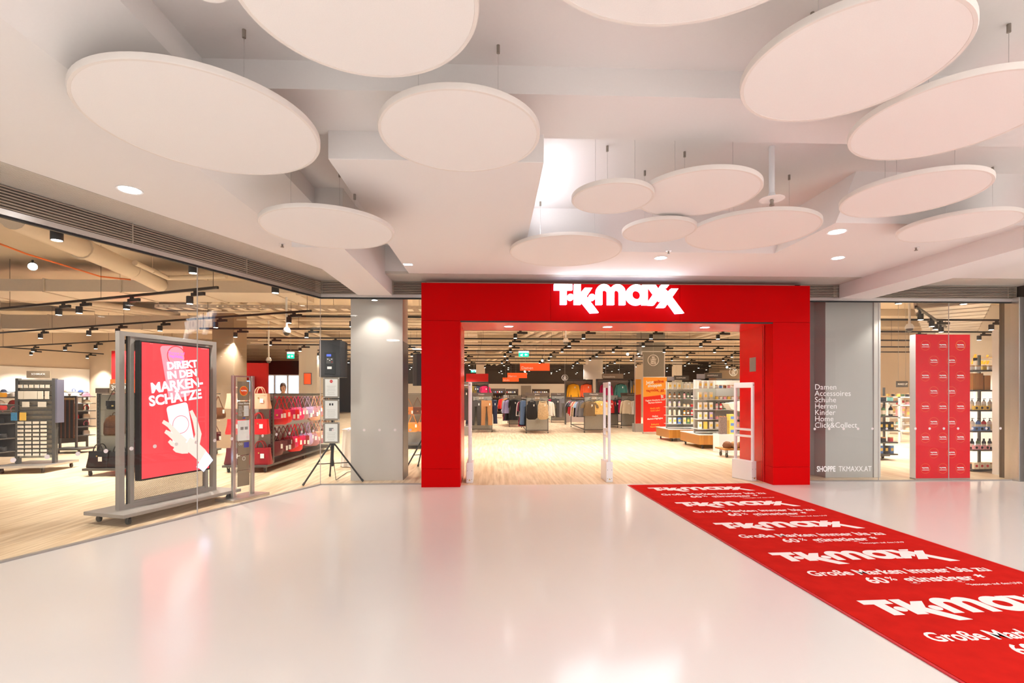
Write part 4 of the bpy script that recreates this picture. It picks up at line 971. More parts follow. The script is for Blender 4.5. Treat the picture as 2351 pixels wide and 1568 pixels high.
# tall wall bays with front-hung sweaters
def bay(px0, px1, Y, z1, label, items, zt, side=None, gid=''):
    x0, x1 = XA(px0, Y), XA(px1, Y)
    t = thing('wall_bay', label, 'clothes display', (x0, Y, 0)); w_ = x1-x0
    MB().box(0.03, w_-0.03, 0.28, 0.31, 0.1, z1-0.05).build('back_panel', mat('blush_panel', (0.62, 0.50, 0.44), 0.6, noise=0.03), t)
    for x in (0, w_-0.04): MB().box(x, x+0.04, 0, 0.32, 0, z1).build('side_frame', M_dgrey, t)
    MB().box(0, w_, 0, 0.32, z1-0.05, z1).build('top_frame', M_dgrey, t)
    MB().tube((0.04, 0.14, zt), (w_-0.04, 0.14, zt), 0.012, 8).build('upper_rail', M_alu, t)
    for i, (k, c, f) in enumerate(items): hang(k, c, x0+w_*f, Y+0.10, zt+0.012, 0.0, '%s %s hung high on the %s' % (c, NAMES[k], gid), 'sweaters hung high on the back bays', v=i, sc=1.05)
    MB().box(0.04, w_-0.04, 0, 0.28, 1.14, 1.16).build('shelf', M_alu, t)
    return t
bay(1298, 1361, 23.5, 2.12, 'tall display bay with yellow and orange sweaters', [('top', 'mustard', 0.30), ('top', 'orange', 0.79)], 2.02, gid='left back bay')
bay(1371, 1448, 23.5, 2.15, 'tall display bay with raspberry and green sweaters', [('top', 'magenta', 0.28), ('top', 'teal', 0.72)], 2.02, gid='middle back bay')
bay(1452, 1476, 23.6, 2.12, 'narrow display bay with one mustard sweater beside the mirror', [('top', 'mustard', 0.55)], 2.02, gid='narrow back bay')
bay(1063, 1122, 25.0, 2.05, 'display bay with olive and dark jackets behind the trouser stand', [('top', 'ochre', 0.44), ('top', 'navy', 0.52), ('top', 'magenta', 0.85)], 1.95, gid='left jacket bay')
tag(boxat(1070, 1121, 27.5, 0.15, 0, 2.55, 'red_board', M_redwall), 'dark red board above the jacket bay at the left of the entrance', 'sign board')
hsign(1382, 1431, 858, 869, 23.4, 'Sweatshirts', 'grey-brown hanging sign above the back bays', mat('mirror_brown', (0.35, 0.29, 0.24), 0.3, metal=0.4))
t = thing('blank_panel', 'blank pale panel hanging above the back bays in front of the white column', 'panel', (XA(1340, 24.5), 24.5, 2.17)); w_ = XA(1379, 24.5)-XA(1340, 24.5)
MB().box(0, w_, 0, 0.06, 0, 0.73).build('board', M_colw, t)
for x in (0.1, w_-0.1): MB().tube((x, 0.03, 0.73), (x, 0.03, SC-2.17), 0.004, 6).build('wire', M_alu, t)
# mirror stand
t = thing('mirror_stand', 'tall full-length mirror stand left of the roll-up banner', 'mirror', (fx(1459, 18.8), 18.8, 0), 0.15)
MB().box(0, 0.30, 0, 0.05, 0.32, 2.95).build('mirror', mat('mirror_glass', (0.8, 0.8, 0.8), 0.03, metal=1.0), t)
for x in (-0.02, 0.30): MB().box(x, x+0.02, -0.01, 0.06, 0, 2.95).build('side_frame', M_alu, t)
MB().box(-0.02, 0.32, -0.015, 0.25, 0.0, 0.32).build('base_box', M_gpanel, t)
# round sign and frame before the column
def round_sign(px, py, z, r, lines, label):
    Y = CW((px-CXP)*z/FPX, z)[1]; x = XA(px, Y); zz = ZA(px, py, Y)
    t = thing('round_sign', label, 'sign', (x, Y, zz)); mb = MB(); ring(mb, 0, 0, 0, r, r*0.09, 0.02); mb.build('ring', M_vinyl, t)
    for i, l in enumerate(lines): text(l, r*0.40, (0, 0.0, r*(0.52-0.36*i)), t, M_vinyl, 'lettering', off=0.004*r*4, sx=0.8)
    MB().tube((0, 0.01, r), (0, 0.01, SC-zz), 0.004, 6).build('wire', M_alu, t)
round_sign(1500, 827, 19.1, 0.215, ('BIG', 'LABELS', 'SMALL', 'PRICES'), 'round white BIG LABELS sign on the grey column above the banner')
round_sign(1297, 867, 22.6, 0.14, ('BIG', 'LABELS', 'SMALL', 'PRICES'), 'small round white sign left of the yellow sweater bay')
round_sign(1684, 854, 17.0, 0.14, ('BIG', 'LABELS', 'SMALL', 'PRICES'), 'round white sign above the cosmetics stands by the red jamb')
t = thing('sign_frame', 'tall slim white frame standing around the grey column behind the banner', 'frame', (fx(1474, 19.2), 19.2, 0))
wf = fx(1526, 19.2)-fx(1474, 19.2)
for x in (0, wf): MB().box(x-0.015, x+0.015, 0, 0.03, 0, 3.1).build('post', M_white, t)
MB().box(-0.015, wf+0.015, 0, 0.03, 3.07, 3.1).build('top_bar', M_white, t)
# roll-up banner
X, Y = FL(1477, 996.5); t = thing('rollup_banner', 'orange and red roll-up banner with white slogans beside the mirror', 'banner', (X, Y, 0), 0.02)
bw = 0.86; M_yel = mat('banner_yellow', srgb(255, 172, 62), 0.6); M_bred = mat('banner_red', srgb(236, 44, 26), 0.6)
MB().box(-0.02, bw+0.02, -0.06, 0.06, 0.01, 0.08).build('base_cassette', M_alu, t, bevel=0.01)
mb = MB(); plate(mb, [(0, 0.08), (bw, 0.08), (bw, 1.43), (0, 1.33)], 0, 0.002); mb.build('lower_print', M_bred, t)
mb = MB(); plate(mb, [(0, 1.331), (bw, 1.431), (bw, 2.05), (0, 2.05)], 0, 0.002); mb.build('upper_print', M_yel, t)
MB().tube((0, 0.0, 2.05), (bw, 0.0, 2.05), 0.012, 8).build('top_clamp', M_alu, t); MB().tube((bw/2, 0.03, 0.05), (bw/2, 0.03, 2.05), 0.008, 8).build('support_pole', M_alu, t)
mo = mat('banner_orange_ink', srgb(215, 70, 10), 0.6)
text('Jetzt', 0.15, (0.24, -0.002, 1.86), t, M_vinyl, 'printed_word', off=0.006, roll=0.07); text('online', 0.15, (0.56, -0.002, 1.89), t, mo, 'printed_word', off=0.006, roll=0.07)
text('shoppen', 0.15, (0.42, -0.002, 1.75), t, M_vinyl, 'printed_word', off=0.006, roll=0.07); text('auf', 0.08, (0.43, -0.002, 1.65), t, mo, 'printed_word', roll=0.07)
logo(0.48, (0.34, -0.002, 1.55), t, mo, 'printed_logo', roll=0.07); text('.at', 0.17, (0.68, -0.002, 1.57), t, mo, 'printed_word', off=0.006, roll=0.07)
mb = MB(); plate(mb, [(0.66, 1.27), (0.70, 1.31), (0.73, 1.28), (0.74, 1.33), (0.71, 1.34), (0.75, 1.38), (0.64, 1.42)], -0.002); mb.build('printed_arrow', M_vinyl, t)
for i, (s_, c) in enumerate((('Täglich Hunderte neue', 0), ('Marken-Schätze', 0), ('Noch mehr', 1), ('Gold Label', 1), ('Online', 0), ('Marken-Highlights', 0), ('Exklusive', 1), ('Newsletter', 1), ('Einfacher Umtausch in', 0), ('jedem Store', 0))):
    text(s_, 0.078, (0.43, -0.002, 1.22-0.085*i-0.12*(i//2)), t, (M_vinyl, M_yel)[c], 'printed_slogan', off=0.002, roll=0.07)
# ================================================================== DIGITAL DISPLAY STAND
DC = CW(-4.27, 6.27); DA = GA+radians(4.0)
t = thing('digital_display', 'tall grey display frame on casters with a glowing red advertising screen', 'advertising display', (DC[0], DC[1], 0), DA)
MB().box(-0.80, 0.80, -0.30, 0.30, 0.095, 0.135).build('base_plate', M_grey, t, bevel=0.004)
for x in (-0.68, 0.68):
    for y in (-0.22, 0.22): caster(MB(), x, y, 0.035, 0.095).build('caster', M_dgrey, t)
HF = 2.16; f = MB()
for x in (-0.62, 0.62): f.box(x-0.03, x+0.03, -0.03, 0.03, 0.135, HF)
for z in (0.135, HF-0.05): f.box(-0.59, 0.59, -0.03, 0.03, z, z+0.05)
f.build('outer_frame', M_grey, t); f = MB()
for x in (-0.50, 0.50): f.box(x-0.022, x+0.022, -0.025, 0.025, 0.185, HF-0.05)
f.box(-0.5, 0.5, -0.02, 0.02, 0.185, 0.21); f.box(-0.5, 0.5, -0.02, 0.02, HF-0.10, HF-0.05)
f.build('inner_frame', M_grey, t)
MB().box(-0.47, 0.47, 0.0, 0.012, 0.21, HF-0.10).build('rear_mesh', M_mesh, t)
MB().tube((-0.545, 0.0, 0.15), (-0.545, 0.0, HF-0.05), 0.008, 8).build('cable_rod', M_black, t)
SX = 0.0; sw, shh, z0 = 0.475, 0.815, 0.44
b = MB().box(-sw, sw, -0.11, -0.03, z0, z0+2*shh).build('screen_housing', M_black, t, bevel=0.004)
def em(n, c, s_): return mat(n, (0.02, 0.02, 0.02), 0.4, emit=c, estr=s_)
M_sred = em('screen_red', (1.0, 0.045, 0.06), 0.75); M_swh = em('screen_white', (1.0, 0.93, 1.0), 0.95); M_sphone = em('screen_phone', (1.0, 0.86, 0.93), 0.8); M_spk = em('screen_pink', (1.0, 0.30, 0.36), 0.8)
M_sskin = em('screen_skin', (1.0, 0.52, 0.45), 1.0); M_sbl = em('screen_pale_blue', (0.62, 0.66, 1.0), 1.1); M_sor = em('screen_outline', (1.0, 0.25, 0.28), 0.8); M_smag = em('screen_magenta', (1.0, 0.2, 0.75), 0.8)
ys = -0.1105
mb = MB(); plate(mb, [(-sw+.02, z0+.02), (sw-.02, z0+.02), (sw-.02, z0+2*shh-.02), (-sw+.02, z0+2*shh-.02)], ys, 0.0005); mb.build('screen_image', M_sred, b)
def rrect(cx, cz, w_, h, r, rot):
    pts = []
    for (sx_, sz_, a0_) in ((1, 1, 0), (-1, 1, 90), (-1, -1, 180), (1, -1, 270)):
        for i in range(5):
            a = radians(a0_+i*22.5); pts.append((sx_*(w_/2-r)+r*cos(a), sz_*(h/2-r)+r*sin(a)))
    return [(cx+x*cos(rot)-z*sin(rot), cz+x*sin(rot)+z*cos(rot)) for x, z in pts]
H0 = z0+shh   # screen centre height
def sp(pts, m_, k, name='screen_shape'): mb = MB(); plate(mb, pts, ys-0.0012*k, 0.0004); mb.build(name, m_, b)
sp([(x, min(z, z0+2*shh-0.02)) for x, z in rrect(-0.03, H0+0.47, 0.30, 0.66, 0.04, 0.18)], M_spk, 1, 'faded_phone')
mb = MB(); ring(mb, -0.02, H0+0.665, ys-0.0024, 0.125, 0.012, 0.0004); mb.build('printed_ring', M_sred, b)
text('Shoppe auf', 0.05, (-0.02, ys-0.004, H0+0.70), b, M_smag, 'screen_word'); logo(0.2, (-0.02, ys-0.004, H0+0.65), b, M_smag, 'screen_logo'); text('.at', 0.07, (0.05, ys-0.004, H0+0.60), b, M_smag, 'screen_word', off=0.001)
sp(rrect(0.04, H0-0.20, 0.29, 0.54, 0.04, 0.20), M_sphone, 1, 'phone_shape')
mb = MB(); ring(mb, 0.04, H0-0.19, ys-0.0032, 0.115, 0.01, 0.0004); mb.build('phone_ring', M_sor, b)
# hand holding the phone (a flat picture on the screen)
def finger(pts, w0, w1, m_, k):
    n = len(pts); L = []; R_ = []
    for i, (x, z) in enumerate(pts):
        a = pts[max(0, i-1)]; c = pts[min(n-1, i+1)]; dx, dz_ = c[0]-a[0], c[1]-a[1]; l = sqrt(dx*dx+dz_*dz_); ww = w0+(w1-w0)*i/(n-1)
        L.append((x-dz_/l*ww, z+dx/l*ww)); R_.append((x+dz_/l*ww, z-dx/l*ww))
    sp(R_+[(pts[-1][0]+0.0, pts[-1][1]-0.0)]*0+L[::-1], m_, k, 'hand_shape')
finger([(0.10, H0-0.42), (-0.02, H0-0.30), (-0.12, H0-0.19), (-0.20, H0-0.14)], 0.04, 0.022, M_sskin, 3.2)
finger([(0.10, H0-0.46), (-0.02, H0-0.38), (-0.12, H0-0.29), (-0.17, H0-0.26)], 0.038, 0.022, M_sskin, 3.5)
finger([(0.12, H0-0.50), (0.02, H0-0.47), (-0.08, H0-0.42), (-0.12, H0-0.38)], 0.038, 0.02, M_sskin, 3.8)
finger([(0.14, H0-0.53), (0.06, H0-0.53), (-0.02, H0-0.51), (-0.06, H0-0.48)], 0.034, 0.018, M_sskin, 4.1)
finger([(0.24, H0-0.50), (0.29, H0-0.33), (0.24, H0-0.15), (0.18, H0-0.02)], 0.06, 0.022, M_sskin, 4.4)
finger([(0.40, H0-0.70), (0.33, H0-0.60), (0.22, H0-0.50), (0.12, H0-0.43)], 0.085, 0.085, M_sskin, 4.7)
finger([(0.44, H0-0.765), (0.38, H0-0.70), (0.33, H0-0.66)], 0.10, 0.12, M_sbl, 5.0)
for i, (s_, z_, sz_, x_) in enumerate((('DIREKT', 0.555, 0.125, 0.06), ('IN DEN', 0.44, 0.125, 0.06), ('MARKEN-', 0.30, 0.165, 0.0), ('SCHÄTZE', 0.145, 0.165, -0.02))):
    text(s_, sz_, (x_, ys-0.0075, H0+z_), b, M_swh, 'screen_headline', off=0.0055, roll=0.13)
# ================================================================== INFO STAND
p = LW(s_at(596), -0.30)
t = thing('information_stand', 'slim aluminium stand with opening hours and notices, behind the slanting window', 'information stand', (p.x, p.y, 0), GA)
MB().box(-0.30, 0.30, -0.17, 0.17, 0.0, 0.035).build('base_plate', M_alu, t, bevel=0.004)
for x in (-0.155, 0.155): MB().box(x-0.022, x+0.022, -0.02, 0.02, 0.035, 1.70).build('post', M_alu, t, bevel=0.003)
MB().box(-0.133, 0.133, -0.012, 0.012, 1.68, 1.70).build('top_bar', M_alu, t)
for x in (-0.105, 0.105): MB().tube((x, 0, 0.04), (x, 0, 1.68), 0.003, 6).build('wire', M_alu, t)
pz = [(1.36, 1.62, M_tan), (1.09, 1.345, M_tan), (0.80, 1.08, M_paper), (0.60, 0.79, M_tan), (0.395, 0.59, M_tan), (0.17, 0.385, M_tan)]
for i, (za, zb, m_) in enumerate(pz):
    q = MB().box(-0.095, 0.095, -0.014, -0.004, za, zb).build('notice_panel', m_, t); yy = -0.0145
    if i == 0:
        mb = MB(); plate(mb, circ(0, 1.49, 0.068), yy-0.0005); mb.build('yellow_ring', mat('ring_yellow', srgb(255, 170, 20), 0.5), q); mb = MB(); plate(mb, circ(0, 1.49, 0.060), yy-0.0012); mb.build('orange_disc', mat('disc_orange', srgb(240, 80, 10), 0.5), q); logo(0.10, (0, yy-0.0022, 1.49), q, M_vinyl)
    elif i == 1:
        text('Diese Woche', 0.032, (-0.085, yy-0.001, 1.315), q, M_vinyl, 'lettering', align='LEFT', off=0.0004)
        for k, d_ in enumerate(('Montag', 'Dienstag', 'Mittwoch', 'Donnerstag', 'Freitag', 'Samstag', 'Sonntag')):
            text(d_, 0.017, (-0.085, yy-0.001, 1.275-0.021*k), q, M_vinyl, 'lettering', align='LEFT'); mb = MB(); plate(mb, [(0.0, 1.267-0.021*k), (0.08, 1.267-0.021*k), (0.08, 1.284-0.021*k), (0.0, 1.284-0.021*k)], yy-0.001); mb.build('hours_strip', M_paper, q)
        mb = MB(); plate(mb, [(-0.02, 1.105), (0.025, 1.105), (0.025, 1.123), (-0.02, 1.123)], yy-0.001); mb.build('blue_sticker', mat('sticker_blue', (0.05, 0.06, 0.4), 0.5), q)
    elif i == 2:
        for (a_, b_, c_, d_) in ((-0.055, 0.95, -0.005, 0.99), (0.015, 0.95, 0.065, 0.99)): mb = MB(); plate(mb, [(a_, b_), (c_, b_), (c_, d_), (a_, d_)], yy-0.001); mb.build('printed_picture', M_print, q)
    elif i == 3:
        mb = MB(); plate(mb, [(0.0, 0.70), (0.085, 0.70), (0.085, 0.775), (0.0, 0.775)], yy-0.001); mb.build('blue_sticker', MATS['sticker_blue'], q)
        for x in (-0.07, -0.035): mb = MB(); ring(mb, x, 0.755, yy-0.001, 0.015, 0.004); mb.build('round_pictogram', M_vinyl, q)
    elif i == 4: mb = MB(); ring(mb, 0, 0.55, yy-0.001, 0.026, 0.005); mb.build('round_pictogram', M_vinyl, q)
# ================================================================== FRAMED NOTICES ON THE GLASS
nx = XA(761, YG+0.02)
for i, (pt, pb2, lb) in enumerate(((866, 915, 'top one of three framed notices behind the window, with a red logo dot'), (916, 966, 'middle one of three framed notices behind the window, with pictograms'), (969, 1019, 'lowest of three framed notices behind the window, with a small grey picture'))):
    z1_, z0_ = ZA(761, pt, YG), ZA(761, pb2, YG); h = z1_-z0_; zc = (z0_+z1_)/2
    t = thing('framed_notice', lb, 'notice', (nx, YG+0.012, zc)); MB().box(-0.128, 0.128, 0, 0.006, -h/2+0.005, h/2-0.005).build('backing', M_taupe, t)
    MB().box(-0.098, 0.098, -0.0015, 0, -h/2+0.035, h/2-0.03).build('paper_sheet', M_paper, t)
    for x in (-0.118, 0.118):
        for z in (-h/2+0.016, h/2-0.016): MB().tube((x, -0.003, z), (x, 0.0, z), 0.008, 12).build('stud', M_alu, t)
    if i == 0: mb = MB(); plate(mb, circ(0, h/2-0.065, 0.024), -0.0025); mb.build('red_dot', M_red, t); logo(0.036, (0, -0.0035, h/2-0.065), t, M_vinyl)
    elif i == 1:
        for x in (-0.02, 0.02): mb = MB(); plate(mb, [(x-0.012, 0.07), (x+0.012, 0.07), (x+0.012, 0.105), (x-0.012, 0.105)], -0.0025); mb.build('pictogram', M_black, t)
    else: mb = MB(); plate(mb, [(-0.035, 0.03), (0.035, 0.03), (0.035, 0.08), (-0.035, 0.08)], -0.0025); mb.build('printed_picture', M_print, t)
    for k in range(6): 
        wq = (0.07, 0.06, 0.065, 0.068, 0.05, 0.06)[k]; zz = 0.03-0.026*k-(0.03 if i else 0)
        mb = MB(); plate(mb, [(-wq, zz-0.003), (wq, zz-0.003), (wq, zz), (-wq, zz)], -0.0022); mb.build('text_line', M_print, t)
# ================================================================== LOUDSPEAKERS ON TRIPODS
def speaker(x, y, rz, label_s, label_t, zb=1.72):
    t = thing('tripod_stand', label_t, 'tripod', (x, y, 0), rz)
    MB().tube((0, 0, 0.25), (0, 0, 0.95), 0.022, 14).build('lower_tube', M_black, t, smooth=True); MB().tube((0, 0, 0.9), (0, 0, zb), 0.017, 14).build('upper_tube', M_black, t, smooth=True)
    MB().lathe([(0.03, 0), (0.036, 0.01), (0.036, 0.05), (0.03, 0.06)], 16, 0, 0, 0.60).build('collar', M_black, t); MB().lathe([(0.03, 0), (0.03, 0.05)], 16, 0, 0, 0.28).build('brace_collar', M_black, t)
    for k in range(3):
        a = radians(-8+120*k)-rz; c, s_ = cos(a), sin(a)
        lg = MB().tube((0.03*c, 0.03*s_, 0.63), (0.52*c, 0.52*s_, 0.02), 0.014, 12).build('leg', M_bmetal, t, smooth=True)
        MB().tube((0.50*c, 0.50*s_, 0.045), (0.53*c, 0.53*s_, 0.012), 0.018, 10).build('rubber_foot', M_black, lg)
        MB().tube((0.03*c, 0.03*s_, 0.30), (0.27*c, 0.27*s_, 0.315), 0.008, 8).build('brace', M_bmetal, t)
    sp_ = thing('loudspeaker', label_s, 'loudspeaker', (x, y, zb), rz)
    hh = 0.60; MB().prism([(-0.165, -0.18), (0.165, -0.18), (0.205, 0.02), (0.205, 0.2), (-0.205, 0.2), (-0.205, 0.02)], 0.0, hh).build('cabinet', mat('speaker_cabinet', (0.035, 0.034, 0.036), 0.6, noise=0.3, nscale=120), sp_, bevel=0.012)
    c = MB().box(-0.085, 0.085, -0.187, -0.18, 0.05, 0.40).build('control_panel', M_black, sp_, bevel=0.006)
    MB().box(-0.05, 0.02, -0.189, -0.187, 0.335, 0.37).build('display', mat('blue_lcd', (0.02, 0.03, 0.2), 0.3, emit=(0.08, 0.15, 0.9), estr=0.7), c)
    MB().box(-0.055, 0.055, -0.1885, -0.187, 0.22, 0.31).build('socket_plate', M_dgrey, c)
    for xx, zz in ((-0.03, 0.29), (0.0, 0.27), (0.03, 0.29)): MB().tube((xx, -0.195, zz), (xx, -0.188, zz), 0.009, 10).build('knob', M_alu, c)
    MB().box(-0.04, 0.03, -0.189, -0.187, 0.13, 0.17).build('rating_label', M_paper, c); MB().tube((0.035, -0.195, 0.245), (0.035, -0.188, 0.245), 0.008, 10).build('red_socket', M_red, c)
    for s_ in (-1, 1): MB().box(s_*0.2-0.008, s_*0.2+0.008, 0.05, 0.15, 0.22, 0.38).build('grip', M_black, sp_)
    return t
x, y = CW((763-CXP)*8.25/FPX, 8.42)
sy = 8.40; sxx = XA(763, sy)
speaker(sxx, sy, 0.10, 'black loudspeaker seen from behind above the framed notices', 'black tripod stand behind the framed notices, left of the grey column')
sy2 = 9.55; speaker(XA(975, sy2), sy2, 0.25, 'second black loudspeaker, half hidden between column and red portal', 'second black tripod, one leg showing between column and red portal', 1.60)
tag(MB().path([(sxx+0.02, sy-0.03, 1.7), (sxx+0.05, sy-0.04, 0.75), (sxx+0.03, sy-0.05, 0.4), (sxx+0.06, sy, 0.02), (sxx+0.02, sy+0.3, 0.008), (sxx-0.02, sy+0.9, 0.008), (sxx+0.15, sy+1.5, 0.008)], 0.005, 6).build('power_cable', M_black), 'thin black cable running from the tripod loudspeaker along the floor', 'cable')
# draped table with mixer
ty = 10.0; t = thing('draped_table', 'table under a floor-length white cloth behind the tripod', 'table', (XA(783, ty), ty, 0))
mb = MB(); mb.loft([(0.55, 0.3, 0.735, 0.55, 0.30), (0.55, 0.3, 0.70, 0.56, 0.31), (0.55, 0.3, 0.35, 0.575, 0.325), (0.55, 0.3, 0.01, 0.60, 0.345)], 64, 0.10, 14, 0, 0.35); mb.build('tablecloth', mat('table_linen', (0.80, 0.74, 0.68), 0.9, noise=0.03), t, smooth=True)
MB().box(0.0, 1.1, 0.0, 0.6, 0.735, 0.745).build('tabletop', MATS['table_linen'], t, bevel=0.004)
t = thing('audio_mixer', 'dark audio mixer with a red cable on the draped table', 'mixer', (XA(783, ty)+0.22, ty+0.08, 0.745))
MB().box(0, 0.5, 0, 0.35, 0, 0.06).build('housing', M_dgrey, t, bevel=0.005); MB().box(0.02, 0.48, 0.15, 0.33, 0.06, 0.20).build('rear_rack', M_black, t)
for k in range(6): MB().tube((0.05+0.07*k, 0.06, 0.06), (0.05+0.07*k, 0.06, 0.075), 0.012, 10).build('knob', M_alu, t)
MB().path([(0.1, 0.1, 0.20), (0.16, 0.05, 0.26), (0.24, 0.04, 0.27), (0.34, 0.1, 0.2)], 0.008, 8).build('red_cable', M_red, t)
# ================================================================== HANDBAGS
def leather(n, c, rough=0.35, noise=0.05, ns=15): return mat('bag_'+n.replace(' ', '_'), srgb(*c), rough, noise=noise, nscale=ns)
BAG = {'peach': leather('peach', (232, 178, 150)), 'red': leather('red', (222, 34, 42)), 'maroon': leather('maroon', (92, 28, 40)), 'magenta': leather('magenta', (206, 30, 96)), 'pink': leather('pink', (232, 110, 160)),
 'lilac': leather('lilac', (182, 158, 196)), 'black': leather('black', (30, 28, 30)), 'tan': leather('tan', (196, 120, 60)), 'orange': leather('orange', (222, 130, 40)), 'brown': leather('brown', (104, 62, 40)),
 'dark red': leather('dark_red', (150, 24, 36)), 'mauve': leather('mauve', (176, 128, 138)), 'monogram brown': leather('monogram', (86, 56, 38), noise=0.6, ns=45), 'leopard': leather('leopard', (190, 165, 140), noise=0.7, ns=50), 'white': leather('white', (215, 205, 200))}
M_gold = mat('gold_fitting', (0.75, 0.5, 0.2), 0.25, metal=1.0)
def bag_proto(kind):
    t = thing('handbag', 'x', 'handbag')
    if kind == 'tote':       # trapezoid tote with arched handle; origin at the base
        mb = MB(); w0, w1, h, d0, d1 = 0.17, 0.145, 0.25, 0.075, 0.045
        mb.loft([(0, 0, 0, w0, d0), (0, 0, 0.02, w0+0.004, d0+0.003), (0, 0, h*0.6, w1+0.008, d1+0.012), (0, 0, h, w1, d1)], 24, 0.0, 3, 0, 0.35); mb.build('body', BAG['red'], t, smooth=True)
        MB().loft([(0, 0, h-0.03, w1+0.004, d1+0.006), (0, 0, h+0.004, w1+0.002, d1+0.004)], 24, 0, 3, 0, 0.35).build('top_band', BAG['red'], t, smooth=True)
        for s in (-1, 1): MB().path([(0.07*cos(radians(a)), s*0.04, h-0.02+0.13*sin(radians(a))) for a in range(0, 181, 15)], 0.008, 8).build('handle', BAG['red'], t, smooth=True)
        MB().box(0.03, 0.085, -d0-0.004, -d0+0.002, 0.10, 0.17).build('hang_tag', M_tagm, t)
        MB().tube((0, -0.066, h-0.07), (0, -0.058, h-0.07), 0.012, 12).build('clasp', M_gold, t)
    elif kind == 'hobo':      # hangs from its strap; origin at the top of the strap
        MB().path([(0, 0, 0), (-0.05, 0, -0.14), (-0.10, 0, -0.28)], 0.009, 8).build('strap', BAG['red'], t, smooth=True); MB().path([(0, 0, 0), (0.05, 0, -0.14), (0.10, 0, -0.28)], 0.009, 8).build('strap', BAG['red'], t, smooth=True)
        MB().loft([(0, 0, -0.25, 0.105, 0.02), (0, 0, -0.30, 0.13, 0.04), (0, 0, -0.40, 0.16, 0.06), (0, 0, -0.47, 0.155, 0.062), (0, 0, -0.50, 0.11, 0.045)], 22, 0.15, 4).build('body', BAG['red'], t, smooth=True)
        MB().box(0.06, 0.10, -0.075, -0.072, -0.38, -0.30).build('hang_tag', M_tagm, t)
    elif kind == 'satchel':
        MB().path([(0, 0, 0), (-0.06, 0, -0.12), (-0.12, 0, -0.26)], 0.006, 8).build('strap', BAG['red'], t, smooth=True); MB().path([(0, 0, 0), (0.06, 0, -0.12), (0.12, 0, -0.26)], 0.006, 8).build('strap', BAG['red'], t, smooth=True)
        MB().box(-0.13, 0.13, -0.045, 0.045, -0.44, -0.25).build('body', BAG['red'], t, bevel=0.02); MB().box(-0.132, 0.132, -0.052, -0.04, -0.36, -0.245).build('flap', BAG['red'], t, bevel=0.006)
        MB().box(-0.02, 0.02, -0.056, -0.052, -0.375, -0.345).build('clasp', M_gold, t); MB().box(0.09, 0.13, -0.06, -0.058, -0.42, -0.34).build('hang_tag', M_tagm, t)
    elif kind == 'backpack':
        MB().loft([(0, 0, 0, 0.14, 0.07), (0, 0, 0.03, 0.155, 0.08), (0, 0, 0.2, 0.15, 0.075), (0, 0, 0.29, 0.12, 0.06), (0, 0, 0.34, 0.06, 0.03)], 24, 0, 3, 0, 0.6).build('body', BAG['red'], t, smooth=True)
        MB().loft([(0, -0.075, 0.03, 0.11, 0.025), (0, -0.075, 0.13, 0.11, 0.02)], 18, 0, 3, 0, 0.5).build('front_pocket', BAG['red'], t, smooth=True); MB().path([(0.03*cos(radians(a)), 0, 0.335+0.05*sin(radians(a))) for a in range(0, 181, 30)], 0.006, 8).build('handle', BAG['red'], t)
    return proto(t)
BP = {}
def bag(kind, col, x, y, z, rz, label, grp=None, sc=1.0):
    m_ = BAG[col]; mats = {k: m_ for k in ('body', 'handle', 'strap', 'flap', 'top_band', 'front_pocket')}
    if kind not in BP:
        BP[kind] = bag_proto(kind); o = BP[kind]
        for c in KIDS[o.name]:
            if c.name.split('.')[0] in mats: c.material_slots[0].link = 'OBJECT'; c.material_slots[0].material = m_
        o.location = (x, y, z); o.rotation_euler = (0, 0, rz); o['label'] = label
        if grp: o['group'] = grp
    else: o = dup(BP[kind], (x, y, z), rz, label, grp, mats)
    if kind == 'backpack': o['category'] = 'backpack'
    o.scale = (sc, sc, sc); return o
def gondola(X, Y, wd, L, h, label, shelves, rz=0.0):
    t = thing('display_gondola', label, 'shop shelving', (X, Y, 0), rz)
    for x in (-wd/2, wd/2-0.05):
        MB().box(x, x+0.05, -0.02, 0.03, 0.1, h).build('slotted_upright', M_dgrey, t)
        mb = MB(); n = int((h-0.2)/0.06)
        for i in range(n): mb.box(x+0.018, x+0.032, -0.022, -0.02, 0.15+0.06*i, 0.18+0.06*i)
        s_ = mb.build('slot_row', M_black, t)
    MB().box(-wd/2+0.05, wd/2-0.05, 0.0, 0.015, 0.14, h-0.02).build('end_panel', M_gpanel, t)
    MB().box(-0.02, 0.02, 0.02, L, 0.12, h).build('spine_panel', M_gpanel, t)
    MB().box(-wd/2, wd/2, -0.02, L, h-0.015, h).build('top_rail', M_dgrey, t)
    MB().box(-wd/2-0.02, wd/2+0.02, -0.32, L, 0.10, 0.14).build('base_frame', M_dgrey, t)
    for x in (-wd/2+0.05, wd/2-0.05):
        for y in (-0.24, L*0.45, L-0.1): caster(MB(), x, y, 0.035, 0.10).build('caster', M_dgrey, t)
    for z in shelves: MB().box(-wd/2+0.01, wd/2-0.01, -0.30, -0.02, z-0.008, z).build('glass_shelf', M_acryl, t)
    for s in (-1, 1):
        for z in (h-0.06, h-0.66): MB().tube((s*0.30, 0.05, z), (s*0.30, L-0.05, z), 0.009, 8).build('hang_rail', M_alu, t)
    return t
